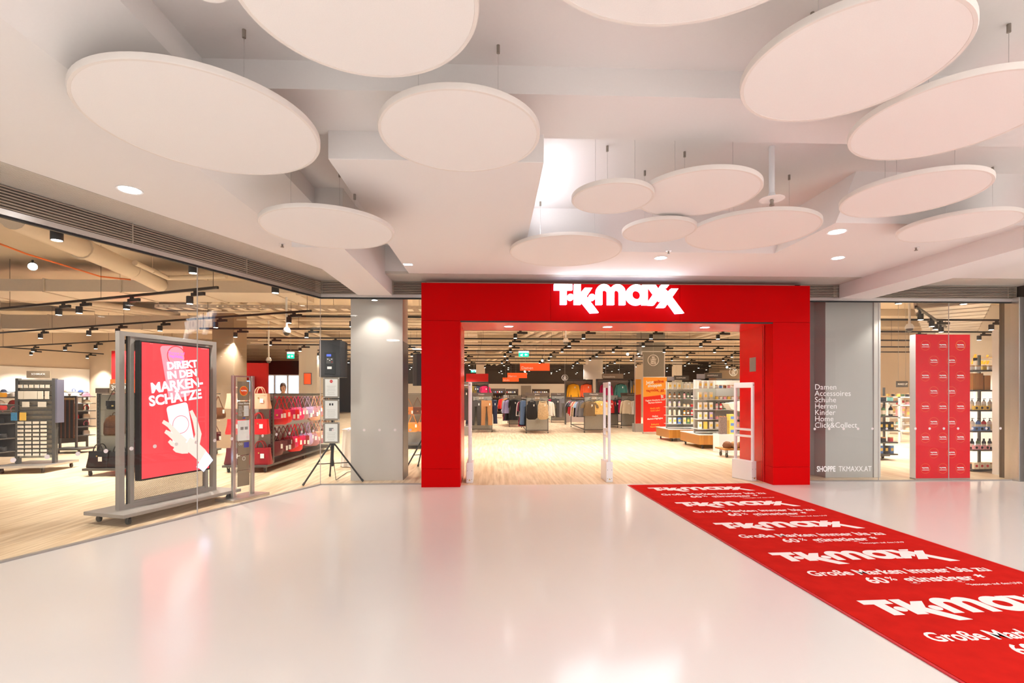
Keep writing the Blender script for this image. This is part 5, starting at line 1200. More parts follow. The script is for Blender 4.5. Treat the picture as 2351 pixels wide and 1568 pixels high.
# gondola A: peach, red and maroon bags
gy = 9.65; gx = (XA(533, gy)+XA(628, gy))/2; gw = XA(628, gy)-XA(533, gy)
gondola(gx, gy, gw, 3.6, 1.46, 'handbag gondola with peach, red and maroon bags on its end', [0.70, 1.16-0.02+0.03])
q = gx-gw/4; q2 = gx+gw/4
bag('tote', 'peach', q-0.02, gy-0.17, 1.171, 0.05, 'large peach tote on the top shelf left of the information stand', sc=1.12); bag('tote', 'peach', q2+0.02, gy-0.17, 1.171, 0.0, 'second peach tote, behind the information stand', sc=1.12)
bag('tote', 'red', q-0.02, gy-0.17, 0.701, -0.05, 'bright red studded duffel bag on the middle shelf', sc=1.1); bag('tote', 'red', q2, gy-0.17, 0.701, 0.1, 'bright red bag half hidden by the information stand', sc=1.1)
bag('tote', 'maroon', q-0.02, gy-0.17, 0.141, 0.0, 'large maroon tote on the bottom shelf left of the information stand', sc=1.2); bag('tote', 'dark red', q2+0.03, gy-0.17, 0.141, 0.0, 'dark red quilted tote on the bottom shelf right of the information stand', sc=1.2)
top_c = ['magenta', 'red', 'red', 'magenta', 'red', 'pink', 'magenta', 'mauve', 'lilac', 'lilac', 'mauve', 'peach', 'mauve', 'tan', 'tan', 'brown', 'orange', 'brown']
low_c = ['maroon', 'maroon', 'maroon', 'dark red', 'magenta', 'red', 'magenta', 'dark red', 'lilac', 'lilac', 'mauve', 'peach', 'peach', 'mauve', 'peach', 'brown', 'tan', 'brown']
for i, c in enumerate(top_c): bag(('satchel', 'hobo')[(i*3 % 5) % 2], c, gx+0.36, gy+0.12+0.19*i, 1.40, pi/2+random.uniform(-0.5, 0.5)-0.8, '%s bag, %s from the front on the upper side rail' % (c, ORD[i]), 'handbags on the upper side rail', sc=random.uniform(0.95, 1.15))
for i, c in enumerate(low_c): bag(('hobo', 'satchel')[(i*3 % 5) % 2], c, gx+0.36, gy+0.12+0.19*i, 0.81, pi/2+random.uniform(-0.5, 0.5)-0.8, '%s bag, %s from the front on the lower side rail' % (c, ORD[i]), 'handbags on the lower side rail', sc=random.uniform(0.95, 1.15))
for i in range(7): bag('satchel', ('maroon', 'brown', 'black')[i % 3], gx-0.36, gy+0.15+0.25*i, 1.40 if i % 2 else 0.81, -pi/2+0.5, '%s bag, %s on the far side of the red bag gondola' % (('maroon', 'brown', 'black')[i % 3], ORD[i]), 'handbags on the far side of the gondola')
# gondola B: black and monogram bags
gy = 9.35; xa_, xb_ = XA(224, gy), XA(300, gy); gx2 = (xa_+xb_)/2; gw2 = xb_-xa_
gondola(gx2, gy, gw2, 3.0, 1.46, 'handbag gondola with black and monogram bags, left of the display', [0.71, 1.17])
t = thing('price_header', 'dark brown header board with a 9 price on the black bag gondola', 'sign board', (xa_, gy-0.05, 1.462))
MB().box(0, gw2, 0, 0.02, 0, 0.09).build('board', M_brown, t); MB().box(gw2*0.45, gw2, -0.02, 0, 0.0, 0.17).build('price_board', M_tan, t); text('39.99', 0.12, (gw2*0.72, -0.024, 0.09), t, M_vinyl, 'price', off=0.001)
t = thing('sale_sign', 'orange-red sale sign with white writing above the black bag gondola', 'sign', (xa_, gy+0.3, 1.462)); MB().box(0, gw2*0.85, 0, 0.015, 0, 0.26).build('board', M_orange, t); text('JETZT', 0.13, (0.22, -0.004, 0.13), t, M_vinyl, 'lettering', off=0.004)
bag('satchel', 'black', gx2+0.12, gy-0.17, 1.172+0.44*0.8, 0.2, 'small black bag on the top glass shelf of the black bag gondola', sc=0.8)
bag('backpack', 'monogram brown', gx2+0.13, gy-0.17, 0.711, 0.1, 'brown monogram-patterned backpack on the middle glass shelf', sc=1.05)
bag('tote', 'black', gx2-0.12, gy-0.17, 0.141, 0.0, 'boxy black handbag on the bottom shelf, left one', sc=1.15); bag('tote', 'black', gx2+0.22, gy-0.17, 0.141, 0.0, 'boxy black handbag on the bottom shelf, right one', sc=1.1)
for i in range(14):
    c = ('maroon', 'brown', 'black', 'leopard')[i % 4]; bag(('satchel', 'hobo')[i % 2], c, gx2+0.34, gy+0.2+0.2*i, 1.40 if i % 2 else 0.83, pi/2-0.7, '%s bag, %s from the front on the side of the black bag gondola' % (c, ORD[i]), 'bags on the side of the black bag gondola', sc=1.1)
for i in range(5): bag(('satchel', 'hobo')[i % 2], ('tan', 'orange', 'brown')[i % 3], XA(945, 13.2)+0.12*i-0.1, 13.2+0.05*i, 1.35 if i % 2 == 0 else 0.95, 0.2, '%s bag seen between grey column and red portal, %s one' % (('tan', 'orange', 'brown')[i % 3], ORD[i]), 'bags between column and portal', sc=1.0)
gondola(XA(965, 13.4), 13.5, 1.0, 1.5, 1.46, 'gondola with tan bags between the grey column and the portal', [])
# ================================================================== JEWELLERY STAND AND LEFT WING RACKS
jy = 9.75; ja, jb = XA(38, jy), XA(122, jy)
t = thing('jewellery_stand', 'two-sided slatted jewellery stand on casters at far left', 'display stand', (ja, jy, 0), 0.10); w_ = jb-ja
MB().box(0.0, w_, 0.0, 0.03, 0.24, 1.72).build('back_panel', mat('wire_grid_panel', (0.30, 0.27, 0.22), 0.5, noise=0.35, nscale=25), t)
for x in (0, w_-0.05):
    MB().box(x, x+0.05, -0.03, 0.05, 0.12, 1.74).build('slotted_upright', M_dgrey, t)
MB().box(w_, w_+0.03, -0.02, 0.16, 0.9, 1.72).build('side_panel', mat('blue_grey_panel', (0.13, 0.13, 0.19), 0.5), t)
for k in range(16): MB().box(0.05, w_-0.05, -0.035, 0.0, 0.30+0.092*k, 0.32+0.092*k).build('slat_rail', M_dgrey, t)
MB().box(-0.1, w_+0.1, -0.4, 0.45, 0.10, 0.14).build('base_plate', M_alu, t)
for x in (0.0, w_):
    for y in (-0.33, 0.38): caster(MB(), x, y, 0.035, 0.10).build('caster', M_dgrey, t)
b = MB().box(w_*0.25, w_*0.85, 0.0, 0.012, 1.75, 1.88).build('sign_board', M_tan, t); text('SCHMUCK', 0.05, (w_*0.55, -0.004, 1.82), b, M_vinyl, 'lettering', off=0.001)
cz_ = mat('jewel_card', (0.85, 0.78, 0.68), 0.6); cols_ = ('white', 'cream', 'white', 'gold-edged', 'white')
n_ = 0
def card(x, y, z, w2, h, m_, label, nm='jewellery_card', cat='packaged jewellery', grp='jewellery cards on the stand', rz=0.1):
    o = MB().box(-w2/2, w2/2, -0.006, 0, -h, 0).build(nm, m_); o.location = (x, y, z); o.rotation_euler = (0, 0, rz); return tag(o, label, cat, grp)
for r_, (z, ws) in enumerate(((1.50, (0.09, 0.12, 0.11, 0.09, 0.07)), (1.30, (0.12, 0.14)), (1.62, (0.07, 0.07, 0.07, 0.07, 0.07, 0.07)))):
    for i, ww in enumerate(ws):
        x = ja+0.06+(w_-0.12)*(i+0.5)/len(ws); card(x, jy-0.05+0.1*(x-ja), z, ww, (0.15, 0.10, 0.06)[r_], cz_, 'cream card, %s from left, %s row of jewellery stand' % (ORD[i], ('second', 'third', 'top')[r_]))
card(ja+0.03, jy-0.08, 1.10, 0.10, 0.15, mat('blue_box', (0.05, 0.25, 0.5), 0.5, noise=0.5, nscale=40), 'blue and pink toy box at the left of the jewellery stand', 'toy_box', 'box', None); card(ja+0.18, jy-0.07, 1.10, 0.11, 0.15, mat('yellow_box', (0.8, 0.5, 0.08), 0.5), 'yellow and white box in the middle of the jewellery stand', 'yellow_box', 'box', None)
for k in range(9):
    for i in range(4): card(ja+0.12+i*0.13, jy-0.05+0.01*i, 0.93-0.075*k, 0.10, 0.045, cz_, 'small beige card, %s from left, %s row of lower jewellery panel' % (ORD[i], ORD[k]), grp='small cards low on the jewellery stand')
# belt rack
by = 12.6; bx0, bx1 = XA(128, by), XA(166, by)
t = thing('belt_rack', 'rack hung with black belts behind the jewellery stand', 'display stand', (bx0, by, 0)); w_ = bx1-bx0
for x in (0, w_): MB().box(x-0.02, x+0.02, 0.1, 0.14, 0.08, 1.4).build('upright', M_dgrey, t)
MB().box(0, w_, 0.10, 0.14, 1.36, 1.40).build('top_bar', M_dgrey, t); MB().box(-0.05, w_+0.25, -0.1, 0.4, 0.08, 0.12).build('base_frame', M_dgrey, t)
for x in (0.05, w_+0.15): caster(MB(), x, 0.0, 0.03, 0.08).build('caster', M_dgrey, t)
for i in range(11):
    o = MB().box(-0.017, 0.017, -0.004, 0.004, -1.0, 0).build('belt', (M_black, BAG['brown'], M_bmetal)[i % 3]); o.location = (bx0+0.03+i*(w_-0.06)/10, by+0.08, 1.36); tag(o, '%s belt from the left on the dark belt rack' % ORD[i], 'belt', 'belts on the rack')
    bk = MB().box(-0.02, 0.02, -0.008, -0.004, -0.06, -0.01).build('buckle', M_gold, o)
# shelving with accessories along the left wall and at the frame edge
def wall_rack(P, d, L, levels, label, dep=0.35, h=1.75, m_=M_dgrey):
    a = math.atan2(d.y, d.x); t = thing('accessory_shelf', label, 'shelf unit', (P.x, P.y, 0), a)
    for x in (0, L/2, L): MB().box(x-0.02, x+0.02, 0, 0.04, 0, h).build('upright', m_, t)
    MB().box(0, L, 0.0, 0.02, 0.15, h-0.5).build('back_panel', M_dark, t)
    for z in levels: MB().box(0, L, -dep, 0, z-0.02, z).build('shelf', m_, t)
    return a
acc_m = {'white': CLO['white'], 'beige': CLO['cream'], 'pink': CLO['pink'], 'red': CLO['red'], 'black': CLO['black'], 'navy': CLO['navy'], 'yellow': CLO['mustard'], 'blue': mat('acc_blue', (0.05, 0.12, 0.45), 0.6), 'brown': CLO['brown'], 'magenta': CLO['magenta']}
def acc_mesh(k):
    if k == 'hair_band':
        mb = MB(); mb.path([(0.06*cos(radians(a)), 0, 0.07+0.07*sin(radians(a))) for a in range(-40, 221, 20)], 0.012, 8); return mb
    if k == 'pouch': return MB().loft([(0, 0, 0, 0.075, 0.03), (0, 0, 0.02, 0.082, 0.035), (0, 0, 0.09, 0.078, 0.03), (0, 0, 0.12, 0.06, 0.015)], 16, 0, 3, 0, 0.5)
    if k == 'cap': return MB().loft([(0, 0, 0, 0.09, 0.10), (0, 0.0, 0.03, 0.085, 0.095), (0, 0, 0.08, 0.06, 0.07), (0, 0, 0.1, 0.02, 0.02)], 16).loft([(0, -0.12, 0.0, 0.08, 0.05), (0, -0.11, 0.012, 0.075, 0.05)], 14)
    if k == 'wallet': return MB().cb(0, 0, 0.05, 0.18, 0.03, 0.10)
    if k == 'folded_scarf': return MB().loft([(0, 0, 0, 0.12, 0.10), (0, 0, 0.04, 0.125, 0.105), (0, 0, 0.09, 0.11, 0.09)], 18, 0.3, 4, 0, 0.5)
AM = {}
def acc(kind, col, x, y, z, rz, label, grp):
    if kind not in AM: o = acc_mesh(kind).build(kind, acc_m[col], smooth=True); AM[kind] = o.data
    else: o = bpy.data.objects.new(kind, AM[kind]); COL.objects.link(o)
    o.material_slots[0].link = 'OBJECT'; o.material_slots[0].material = acc_m[col]; o.location = (x, y, z); o.rotation_euler = (0, 0, rz); return tag(o, label, kind.replace('_', ' '), grp)
P = KS-GD*5.2+GN*0.10; levels = (0.35, 0.58, 0.79, 1.0, 1.2, 1.38)
a = wall_rack(P, GD, 5.1, levels, 'long accessory shelving before the white slat wall of the left wing', h=1.5)
fn = Vector((GD.y, -GD.x))
for r_, z in enumerate(levels):
    for i in range(20):
        p = P+GD*(0.12+0.255*i)+fn*0.18; kind = ('pouch', 'hair_band', 'pouch', 'hair_band', 'cap', 'cap')[r_]
        c = random.Random(i*7+r_).choice((['black', 'navy', 'blue', 'white'], ['black', 'brown', 'white', 'pink'], ['pink', 'red', 'beige', 'white'], ['beige', 'pink', 'brown', 'red'], ['beige', 'red', 'black', 'white'], ['navy', 'pink', 'white', 'magenta', 'black'])[r_])
        acc(kind, c, p.x, p.y, z+0.001, a, '%s %s, %s from the left, %s level of the long wall shelving' % (c, kind.replace('_', ' '), ORD[i], ORD[r_]), 'accessories on the long wall shelving')
P = Vector(CP(-60, 820, 0.1)); P = Vector((XA(-75, 10.7), 10.7)); dd_ = Vector((1, 0.0))
L_ = XA(36, 10.7)-P.x; lv = (0.28, 0.55, 0.85, 1.12, 1.38)
wall_rack(P, dd_, L_, lv, 'dark shelving with bags and scarves cut by the left edge', 0.45, 1.5)
for x in (0.1, L_-0.1): pass
for r_, z in enumerate(lv):
    for i in range(7):
        kind, cs_ = (('folded_scarf', ('black', 'navy', 'blue')), ('folded_scarf', ('black', 'blue', 'black')), ('wallet', ('black', 'navy', 'magenta')), ('folded_scarf', ('red', 'magenta', 'red')), ('folded_scarf', ('yellow', 'yellow', 'black')))[r_]
        c = cs_[i % 3]; acc(kind, c, P.x+0.14+i*(L_-0.28)/6, P.y-0.22, z+0.001, 0.1*i, '%s %s, %s from the left, %s level of the dark edge shelving' % (c, kind.replace('_', ' '), ORD[i], ORD[r_]), 'goods on the dark edge shelving')
# ================================================================== CASH DESK ZONE: screen, poster, person
t = thing('wall_screen', 'bluish screen on the red cash-desk wall', 'screen', (XA(546, 21.3), 21.3, 1.52)); w_ = XA(583, 21.3)-XA(546, 21.3)
MB().box(0, w_, 0, 0.05, 0, 0.5).build('housing', M_black, t); MB().box(0.02, w_-0.02, -0.004, 0, 0.02, 0.48).build('picture', em('screen_blue', (0.35, 0.6, 1.0), 1.0), t)
tag(boxat(537, 612, 20.9, 0.5, 0, 1.15, 'cash_desk', M_redwall, 0.01), 'red cash desk below the bluish wall screen', 'counter')
t = thing('framed_poster', 'orange poster in a grey frame on the off-white column', 'poster', (XA(697, 19.98), 19.975, ZA(697, 883, 19.98))); w_ = XA(715, 19.98)-XA(697, 19.98)
MB().box(0, w_, 0, 0.02, 0, 0.46).build('frame', MATS['blue_grey_panel'], t); MB().box(0.02, w_-0.02, -0.004, 0, 0.02, 0.44).build('print', M_orange, t)
for k in range(3): text(('Click', '& Collect', 'hier')[k], 0.07, (w_/2, -0.007, 0.35-0.09*k), t, M_vinyl, 'lettering') if False else None
def person(x, y, rz, label):
    t = thing('person', label, 'person', (x, y, 0), rz)
    J = [((0, 0, 0.98), 0.14), ((0, 0, 1.15), 0.13), ((0, 0, 1.32), 0.15), ((0, 0, 1.46), 0.085), ((0, -0.01, 1.52), 0.055), ((0, -0.02, 1.60), 0.075), ((0, -0.02, 1.69), 0.085), ((0, -0.01, 1.76), 0.065)]
    E = [(i, i+1) for i in range(7)]
    def ch(start, pts):
        p_ = start
        for c_, r_ in pts: J.append((c_, r_)); E.append((p_, len(J)-1)); p_ = len(J)-1
        return p_
    for s in (-1, 1):
        ch(0, [((s*0.10, 0, 0.90), 0.10), ((s*0.11, -0.01, 0.50), 0.062), ((s*0.11, 0.02, 0.10), 0.042), ((s*0.11, -0.10, 0.04), 0.035)])
        h_ = ch(2, [((s*0.17, 0, 1.41), 0.065), ((s*0.24, 0.0, 1.14), 0.045), ((s*0.20, -0.2, 1.03), 0.035), ((s*0.17, -0.28, 1.05), 0.028)])
        for f_ in range(4): ch(h_, [((s*0.17+(f_-1.5)*0.018, -0.34, 1.045), 0.009), ((s*0.17+(f_-1.5)*0.018, -0.37+0.005*abs(f_-1.5), 1.025), 0.008)])
        ch(h_, [((s*0.17-s*0.04, -0.29, 1.04), 0.010), ((s*0.17-s*0.055, -0.32, 1.03), 0.009)])
    me = bpy.data.meshes.new('body'); me.from_pydata([j[0] for j in J], E, []); o = bpy.data.objects.new('body', me); COL.objects.link(o); o.parent = t
    sk = o.modifiers.new('skin', 'SKIN'); 
    if not me.skin_vertices: pass
    for i, v in enumerate(me.skin_vertices[0].data): v.radius = (J[i][1], J[i][1]*(0.8 if i < 3 else 1)); v.use_root = (i == 0)
    o.modifiers.new('sub', 'SUBSURF').levels = 1; me.materials.append(mat('skin', (0.62, 0.36, 0.26), 0.6, noise=0.03)); 
    MB().loft([(0, 0.01, 1.52, 0.075, 0.07), (0, 0.01, 1.62, 0.098, 0.10), (0, 0.0, 1.72, 0.10, 0.108), (0, 0.0, 1.80, 0.075, 0.08), (0, 0.0, 1.835, 0.03, 0.03)], 18).build('hair', mat('hair', (0.05, 0.03, 0.02), 0.7, noise=0.2), t, (0, 0.025, 0), smooth=True)
    MB().loft([(0, 0, 1.47, 0.07, 0.065), (0, 0, 1.43, 0.17, 0.10), (0, 0, 1.3, 0.21, 0.135), (0, 0, 1.1, 0.19, 0.13), (0, 0, 0.92, 0.20, 0.14)], 22, 0.1).build('shirt', CLO['navy'], t, smooth=True)
    for s in (-1, 1):
        MB().loft([(s*0.17, 0, 1.43, 0.06, 0.07), (s*0.22, 0, 1.3, 0.07, 0.07), (s*0.25, 0, 1.14, 0.06, 0.06)], 14).build('sleeve', CLO['navy'], t, smooth=True)
        MB().loft([(s*0.10, 0, 0.96, 0.11, 0.12), (s*0.11, 0, 0.5, 0.085, 0.09), (s*0.11, 0.02, 0.08, 0.07, 0.075)], 16).build('trouser_leg', CLO['charcoal'], t, smooth=True)
        MB().loft([(s*0.11, -0.05, 0.0, 0.05, 0.13), (s*0.11, -0.04, 0.06, 0.045, 0.11), (s*0.11, 0.02, 0.1, 0.04, 0.05)], 14).build('shoe', M_black, t, smooth=True)
    for s in (-1, 1): MB().lathe([(0.0, -0.012), (0.011, -0.006), (0.012, 0.0), (0.011, 0.006), (0.0, 0.012)], 10, s*0.032, -0.098, 1.68).build('eye', M_black, t)
    MB().loft([(0, -0.105, 1.665, 0.012, 0.015), (0, -0.112, 1.645, 0.016, 0.02), (0, -0.10, 1.63, 0.012, 0.01)], 10).build('nose', MATS['skin'], t); MB().box(-0.025, 0.025, -0.105, -0.09, 1.605, 1.613).build('mouth', mat('lips', (0.45, 0.15, 0.13), 0.6), t)
    for s in (-1, 1): MB().loft([(s*0.088, -0.01, 1.63, 0.008, 0.015), (s*0.094, -0.01, 1.66, 0.01, 0.022), (s*0.09, -0.01, 1.69, 0.006, 0.012)], 10).build('ear', MATS['skin'], t)
    return t
person(XA(650, 17.5), 17.5, 0.5, 'person with short dark hair standing behind the handbag gondola near the window')
# cool LED strip on the hidden flank of the box soffit (the glow beside it in the recess)
t = thing('led_strip', 'cool white light strip on the right flank of the box soffit', 'light strip', (0.392, 4.4, 3.36))
MB().box(0.0, 0.012, 0, 1.5, 0, 0.03).build('strip', mat('led_strip', (1, 1, 1), 0.4, emit=(0.9, 0.92, 1.0), estr=2), t)
l = bpy.data.lights.new('strip_lamp', 'AREA'); l.shape = 'RECTANGLE'; l.size = 0.05; l.size_y = 1.5; l.energy = 3.2; l.color = (0.93, 0.93, 1.0)
lo = bpy.data.objects.new('strip_lamp', l); COL.objects.link(lo); lo.location = (0.42, 5.15, 3.375); lo.rotation_euler = (0, -radians(112), 0)
# ================================================================== RED LOGO PANEL
ry = YG+0.12; rx0, rx1 = XA(2102, ry), XA(2227, ry)
t = thing('logo_panel', 'tall red panel covered with rings of small white logos behind the right window', 'panel', (rx0, ry, 0)); w_ = rx1-rx0; zt = ZA(2160, 768, ry)
MB().box(0.003, w_, 0, 0.12, 0.02, zt).build('red_face', mat('logo_panel_red', (0.74, 0.0, 0.010), 0.35, noise=0.02, spec=0.04), t)
MB().box(0, 0.003, 0.001, 0.12, 0.02, zt).build('white_edge', M_white, t); MB().box(0.0, w_, 0.0, 0.12, 0.0, 0.02).build('base_foot', M_grey, t)
M_ring = mat('ring_orange', (0.85, 0.09, 0.01), 0.4); M_ringb = mat('ring_bright', (0.95, 0.28, 0.01), 0.4)
for k in range(9):
    z = ZA(2160, 793+35.3*k, ry); xs_ = (0.18, 0.50, 0.825) if k % 2 == 0 else (0.335, 0.66)
    for i, u in enumerate(xs_):
        mb = MB(); ring(mb, w_*u, z, -0.0016, 0.085, 0.006, 0.0008, 36); mb.build('logo_ring', M_ringb if (k == 0 and i == 2) else M_ring, t)
        logo(0.125, (w_*u, -0.0016, z+0.008), t, M_vinyl); mb = MB(); plate(mb, [(w_*u-0.06, z-0.03), (w_*u+0.065, z-0.03), (w_*u+0.065, z-0.021), (w_*u-0.06, z-0.021)], -0.0016); mb.build('logo_line', M_vinyl, t)
# white end panels at the right end
for (pa, pb2, yy, z1_, lb) in ((2293, 2311, 8.62, 2.60, 'inner white panel at the right end of the right window'), (2312, 2338, 8.45, 3.02, 'outer tall white panel at the right end of the right window')):
    tag(boxat(pa, pb2, yy, 0.12, 0, z1_, 'room_divider', mat('end_panel_white', (0.82, 0.80, 0.78), 0.6, noise=0.01), 0.003), lb, 'divider')
tag(MB().box(XA(2314, 8.36), XA(2318, 8.36), 8.36, 8.44, 0, 1.26).build('door_edge_profile', M_taupe), 'slim dark upright profile in front of the outer white panel', 'profile')
# ================================================================== COSMETICS
pm = {'white': mat('pack_white', (0.85, 0.83, 0.82), 0.35), 'cream': mat('pack_cream', (0.82, 0.74, 0.58), 0.4), 'lilac': mat('pack_lilac', (0.5, 0.42, 0.66), 0.4), 'black': mat('pack_black', (0.02, 0.02, 0.025), 0.25), 'brown': mat('pack_brown', (0.25, 0.09, 0.03), 0.25),
      'amber': mat('pack_amber', (0.62, 0.28, 0.03), 0.2), 'red': mat('pack_red', (0.6, 0.02, 0.03), 0.3), 'green': mat('pack_green', (0.12, 0.25, 0.12), 0.3), 'pink': mat('pack_pink', (0.85, 0.4, 0.48), 0.4), 'blue': mat('pack_blue', (0.12, 0.25, 0.6), 0.35), 'yellow': mat('pack_yellow', (0.85, 0.6, 0.12), 0.4), 'turquoise': mat('pack_turquoise', (0.25, 0.65, 0.6), 0.4), 'kraft': mat('pack_kraft', (0.58, 0.36, 0.2), 0.6), 'clear': mat('pack_clear', (0.7, 0.68, 0.62), 0.15)}
PR = {}
def prod(kind, col, x, y, z, label, grp, rz=0.0, sc=1.0):
    m_ = pm[col]
    if kind not in PR:
        t = thing({'pump': 'pump_bottle', 'bottle': 'bottle', 'box': 'boxed_cosmetic', 'jar': 'jar'}[kind], 'x', {'pump': 'bottle', 'bottle': 'bottle', 'box': 'box', 'jar': 'jar'}[kind])
        if kind == 'pump':
            MB().lathe([(0.034, 0), (0.036, 0.01), (0.036, 0.14), (0.02, 0.165), (0.014, 0.17)], 16).build('body', m_, t, smooth=True)
            MB().lathe([(0.014, 0.17), (0.014, 0.185), (0.005, 0.187), (0.005, 0.21)], 10).cb(0, -0.012, 0.213, 0.016, 0.045, 0.01).build('pump_head', pm['black'], t)
            MB().lathe([(0.0365, 0.03), (0.0365, 0.11)], 16).build('label_band', pm['cream'], t)
        elif kind == 'bottle':
            MB().lathe([(0.03, 0), (0.032, 0.01), (0.032, 0.13), (0.016, 0.16)], 16).build('body', m_, t, smooth=True); MB().lathe([(0.016, 0.16), (0.016, 0.195)], 12).build('cap', pm['black'], t); MB().lathe([(0.0325, 0.04), (0.0325, 0.10)], 16).build('label_band', pm['white'], t)
        elif kind == 'box':
            MB().box(-0.045, 0.045, -0.03, 0.03, 0, 0.19).build('body', m_, t, bevel=0.002); MB().box(-0.03, 0.03, -0.0315, -0.03, 0.06, 0.13).build('label_patch', pm['yellow'], t)
        elif kind == 'jar':
            MB().lathe([(0.04, 0), (0.042, 0.01), (0.042, 0.06), (0.038, 0.065)], 16).build('body', m_, t, smooth=True); MB().lathe([(0.042, 0.065), (0.042, 0.085)], 16).build('lid', pm['kraft'], t)
        PR[kind] = proto(t); o = t
        for c in KIDS[o.name]:
            if c.name.startswith('body'): c.material_slots[0].link = 'OBJECT'; c.material_slots[0].material = m_
        o.location = (x, y, z); o.rotation_euler = (0, 0, rz); o['label'] = label; o['group'] = grp
    else: o = dup(PR[kind], (x, y, z), rz, label, grp, {'body': m_})
    o.scale = (sc, sc, sc); return o
KN = {'pump': 'pump bottle', 'bottle': 'bottle', 'box': 'carton', 'jar': 'jar'}
def fill(x0, x1, y, zs, rows, where, grp, sc=1.0, rz=0.0, step=0.105):
    for r_, (z, (kind, cols2)) in enumerate(zip(zs, rows)):
        n = max(1, int((x1-x0-0.04)/(step*sc)))
        for i in range(n):
            c = cols2[i % len(cols2)]; prod(kind, c, x0+0.06*sc+i*(x1-x0-0.12*sc)/max(1, n-1), y, z+0.001, '%s %s, %s from left, %s shelf down, %s' % (c, KN[kind], ORD[i], ORD[r_], where), grp, rz, sc)
M_top = mat('white_worktop', (0.7, 0.7, 0.7), 0.25)
def cosm(xa, xb, y0, dep, zs, split, label, head, wname, rowsL, rowsR, wall_z=1.84):
    t = thing('cosmetics_gondola', label, 'shop shelving', (xa, y0, 0)); L = xb-xa
    for i, (u0, u1) in enumerate(((0.0, split+0.02), (split+0.023, L))): MB().box(u0, u1, 0, dep, 0.11, 0.36).build('bamboo_base', M_bamboo, t, bevel=0.003)
    MB().box(-0.005, L, -0.005, dep, 0.36, 0.378).build('base_top', M_top, t)
    for x in (0.12, 0.45, split+0.15, L-0.2):
        for y in (0.08, dep-0.1): caster(MB(), x, y, 0.035, 0.11).build('caster', M_dgrey, t)
    for x in (split, ): MB().box(x-0.012, x+0.012, 0.12, dep-0.1, 0.378, wall_z+0.03).build('clear_divider', M_acryl, t)
    MB().box(0.12, 0.16, dep*0.5, dep*0.5+0.04, 0.378, wall_z).build('upright', M_top, t); MB().box(L-0.3, L-0.26, dep*0.5, dep*0.5+0.04, 0.378, wall_z).build('upright', M_top, t)
    MB().box(0.12, L-0.26, dep*0.52, dep*0.52+0.015, 0.40, wall_z-0.02).build('clear_back', mat('frosted_back', (0.62, 0.60, 0.54), 0.3), t)
    for z in zs:
        MB().box(0.05, split-0.015, 0.16, dep*0.5, z-0.012, z).build('glass_shelf', M_top, t); MB().box(split+0.015, L-0.27, 0.16, dep*0.5, z-0.012, z).build('glass_shelf', M_top, t)
    b = MB().box(split*0.55, split+0.25, 0.3, 0.32, wall_z+0.03, wall_z+0.17).build('header_board', M_dgrey, t); text(head, 0.05, (split*0.78+0.1, 0.296, wall_z+0.10), b, M_vinyl, 'lettering')
    MB().box(0.05, 0.28, 0.3, 0.31, wall_z+0.01, wall_z+0.14).build('header_board', mat('lilac_grey', (0.30, 0.30, 0.36), 0.5), t)
    fill(xa+0.05, xa+split-0.02, y0+0.24, zs, rowsL, 'left half of %s' % wname, 'goods on the %s' % wname)
    fill(xa+split+0.02, xb-0.30, y0+0.24, zs, rowsR, 'right half of %s' % wname, 'goods on the %s' % wname)
Y1 = 12.95; xa1 = XA(1606, Y1)
cosm(xa1, XA(1606, Y1)+3.0, Y1, 1.35, [1.60, 1.30, 1.03, 0.77, 0.51], XA(1648, Y1)-xa1, 'front cosmetics gondola on a bamboo base with casters beside the right jamb', 'HAARPFLEGE', 'front gondola',
     [('box', ['white']), ('box', ['cream', 'white']), ('box', ['white']), ('box', ['white', 'white', 'lilac']), ('box', ['white', 'yellow'])],
     [('jar', ['white', 'blue', 'brown', 'pink']), ('jar', ['yellow', 'white', 'pink']), ('bottle', ['pink', 'red', 'green', 'amber']), ('jar', ['pink', 'red', 'pink']), ('box', ['white', 'cream', 'pink'])])
Y2 = 14.95; xa2 = XA(1536, Y2)
cosm(xa2, xa2+2.1, Y2, 1.2, [1.60, 1.30, 1.05, 0.79, 0.53], XA(1572, Y2)-xa2, 'rear cosmetics gondola on a bamboo base, right of the roll-up banner', 'HAARPFLEGE', 'rear gondola',
     [('box', ['cream', 'white']), ('bottle', ['amber', 'brown', 'brown', 'black']), ('pump', ['lilac', 'white', 'lilac']), ('pump', ['clear', 'cream']), ('box', ['white', 'white', 'blue'])],
     [('pump', ['white', 'white', 'cream']), ('bottle', ['pink', 'green', 'black']), ('jar', ['cream', 'cream', 'red']), ('bottle', ['amber', 'brown', 'red']), ('box', ['cream', 'green'])])
Y3 = 18.2; xa3 = XA(1600, Y3)
cosm(xa3, xa3+3.2, Y3, 1.2, [1.60, 1.30, 1.05, 0.79, 0.53], 1.6, 'farthest cosmetics gondola, half hidden behind the other two', 'MAKE UP', 'farthest gondola',
     [('box', ['white', 'pink'])]*5, [('jar', ['white', 'pink', 'cream'])]*5)
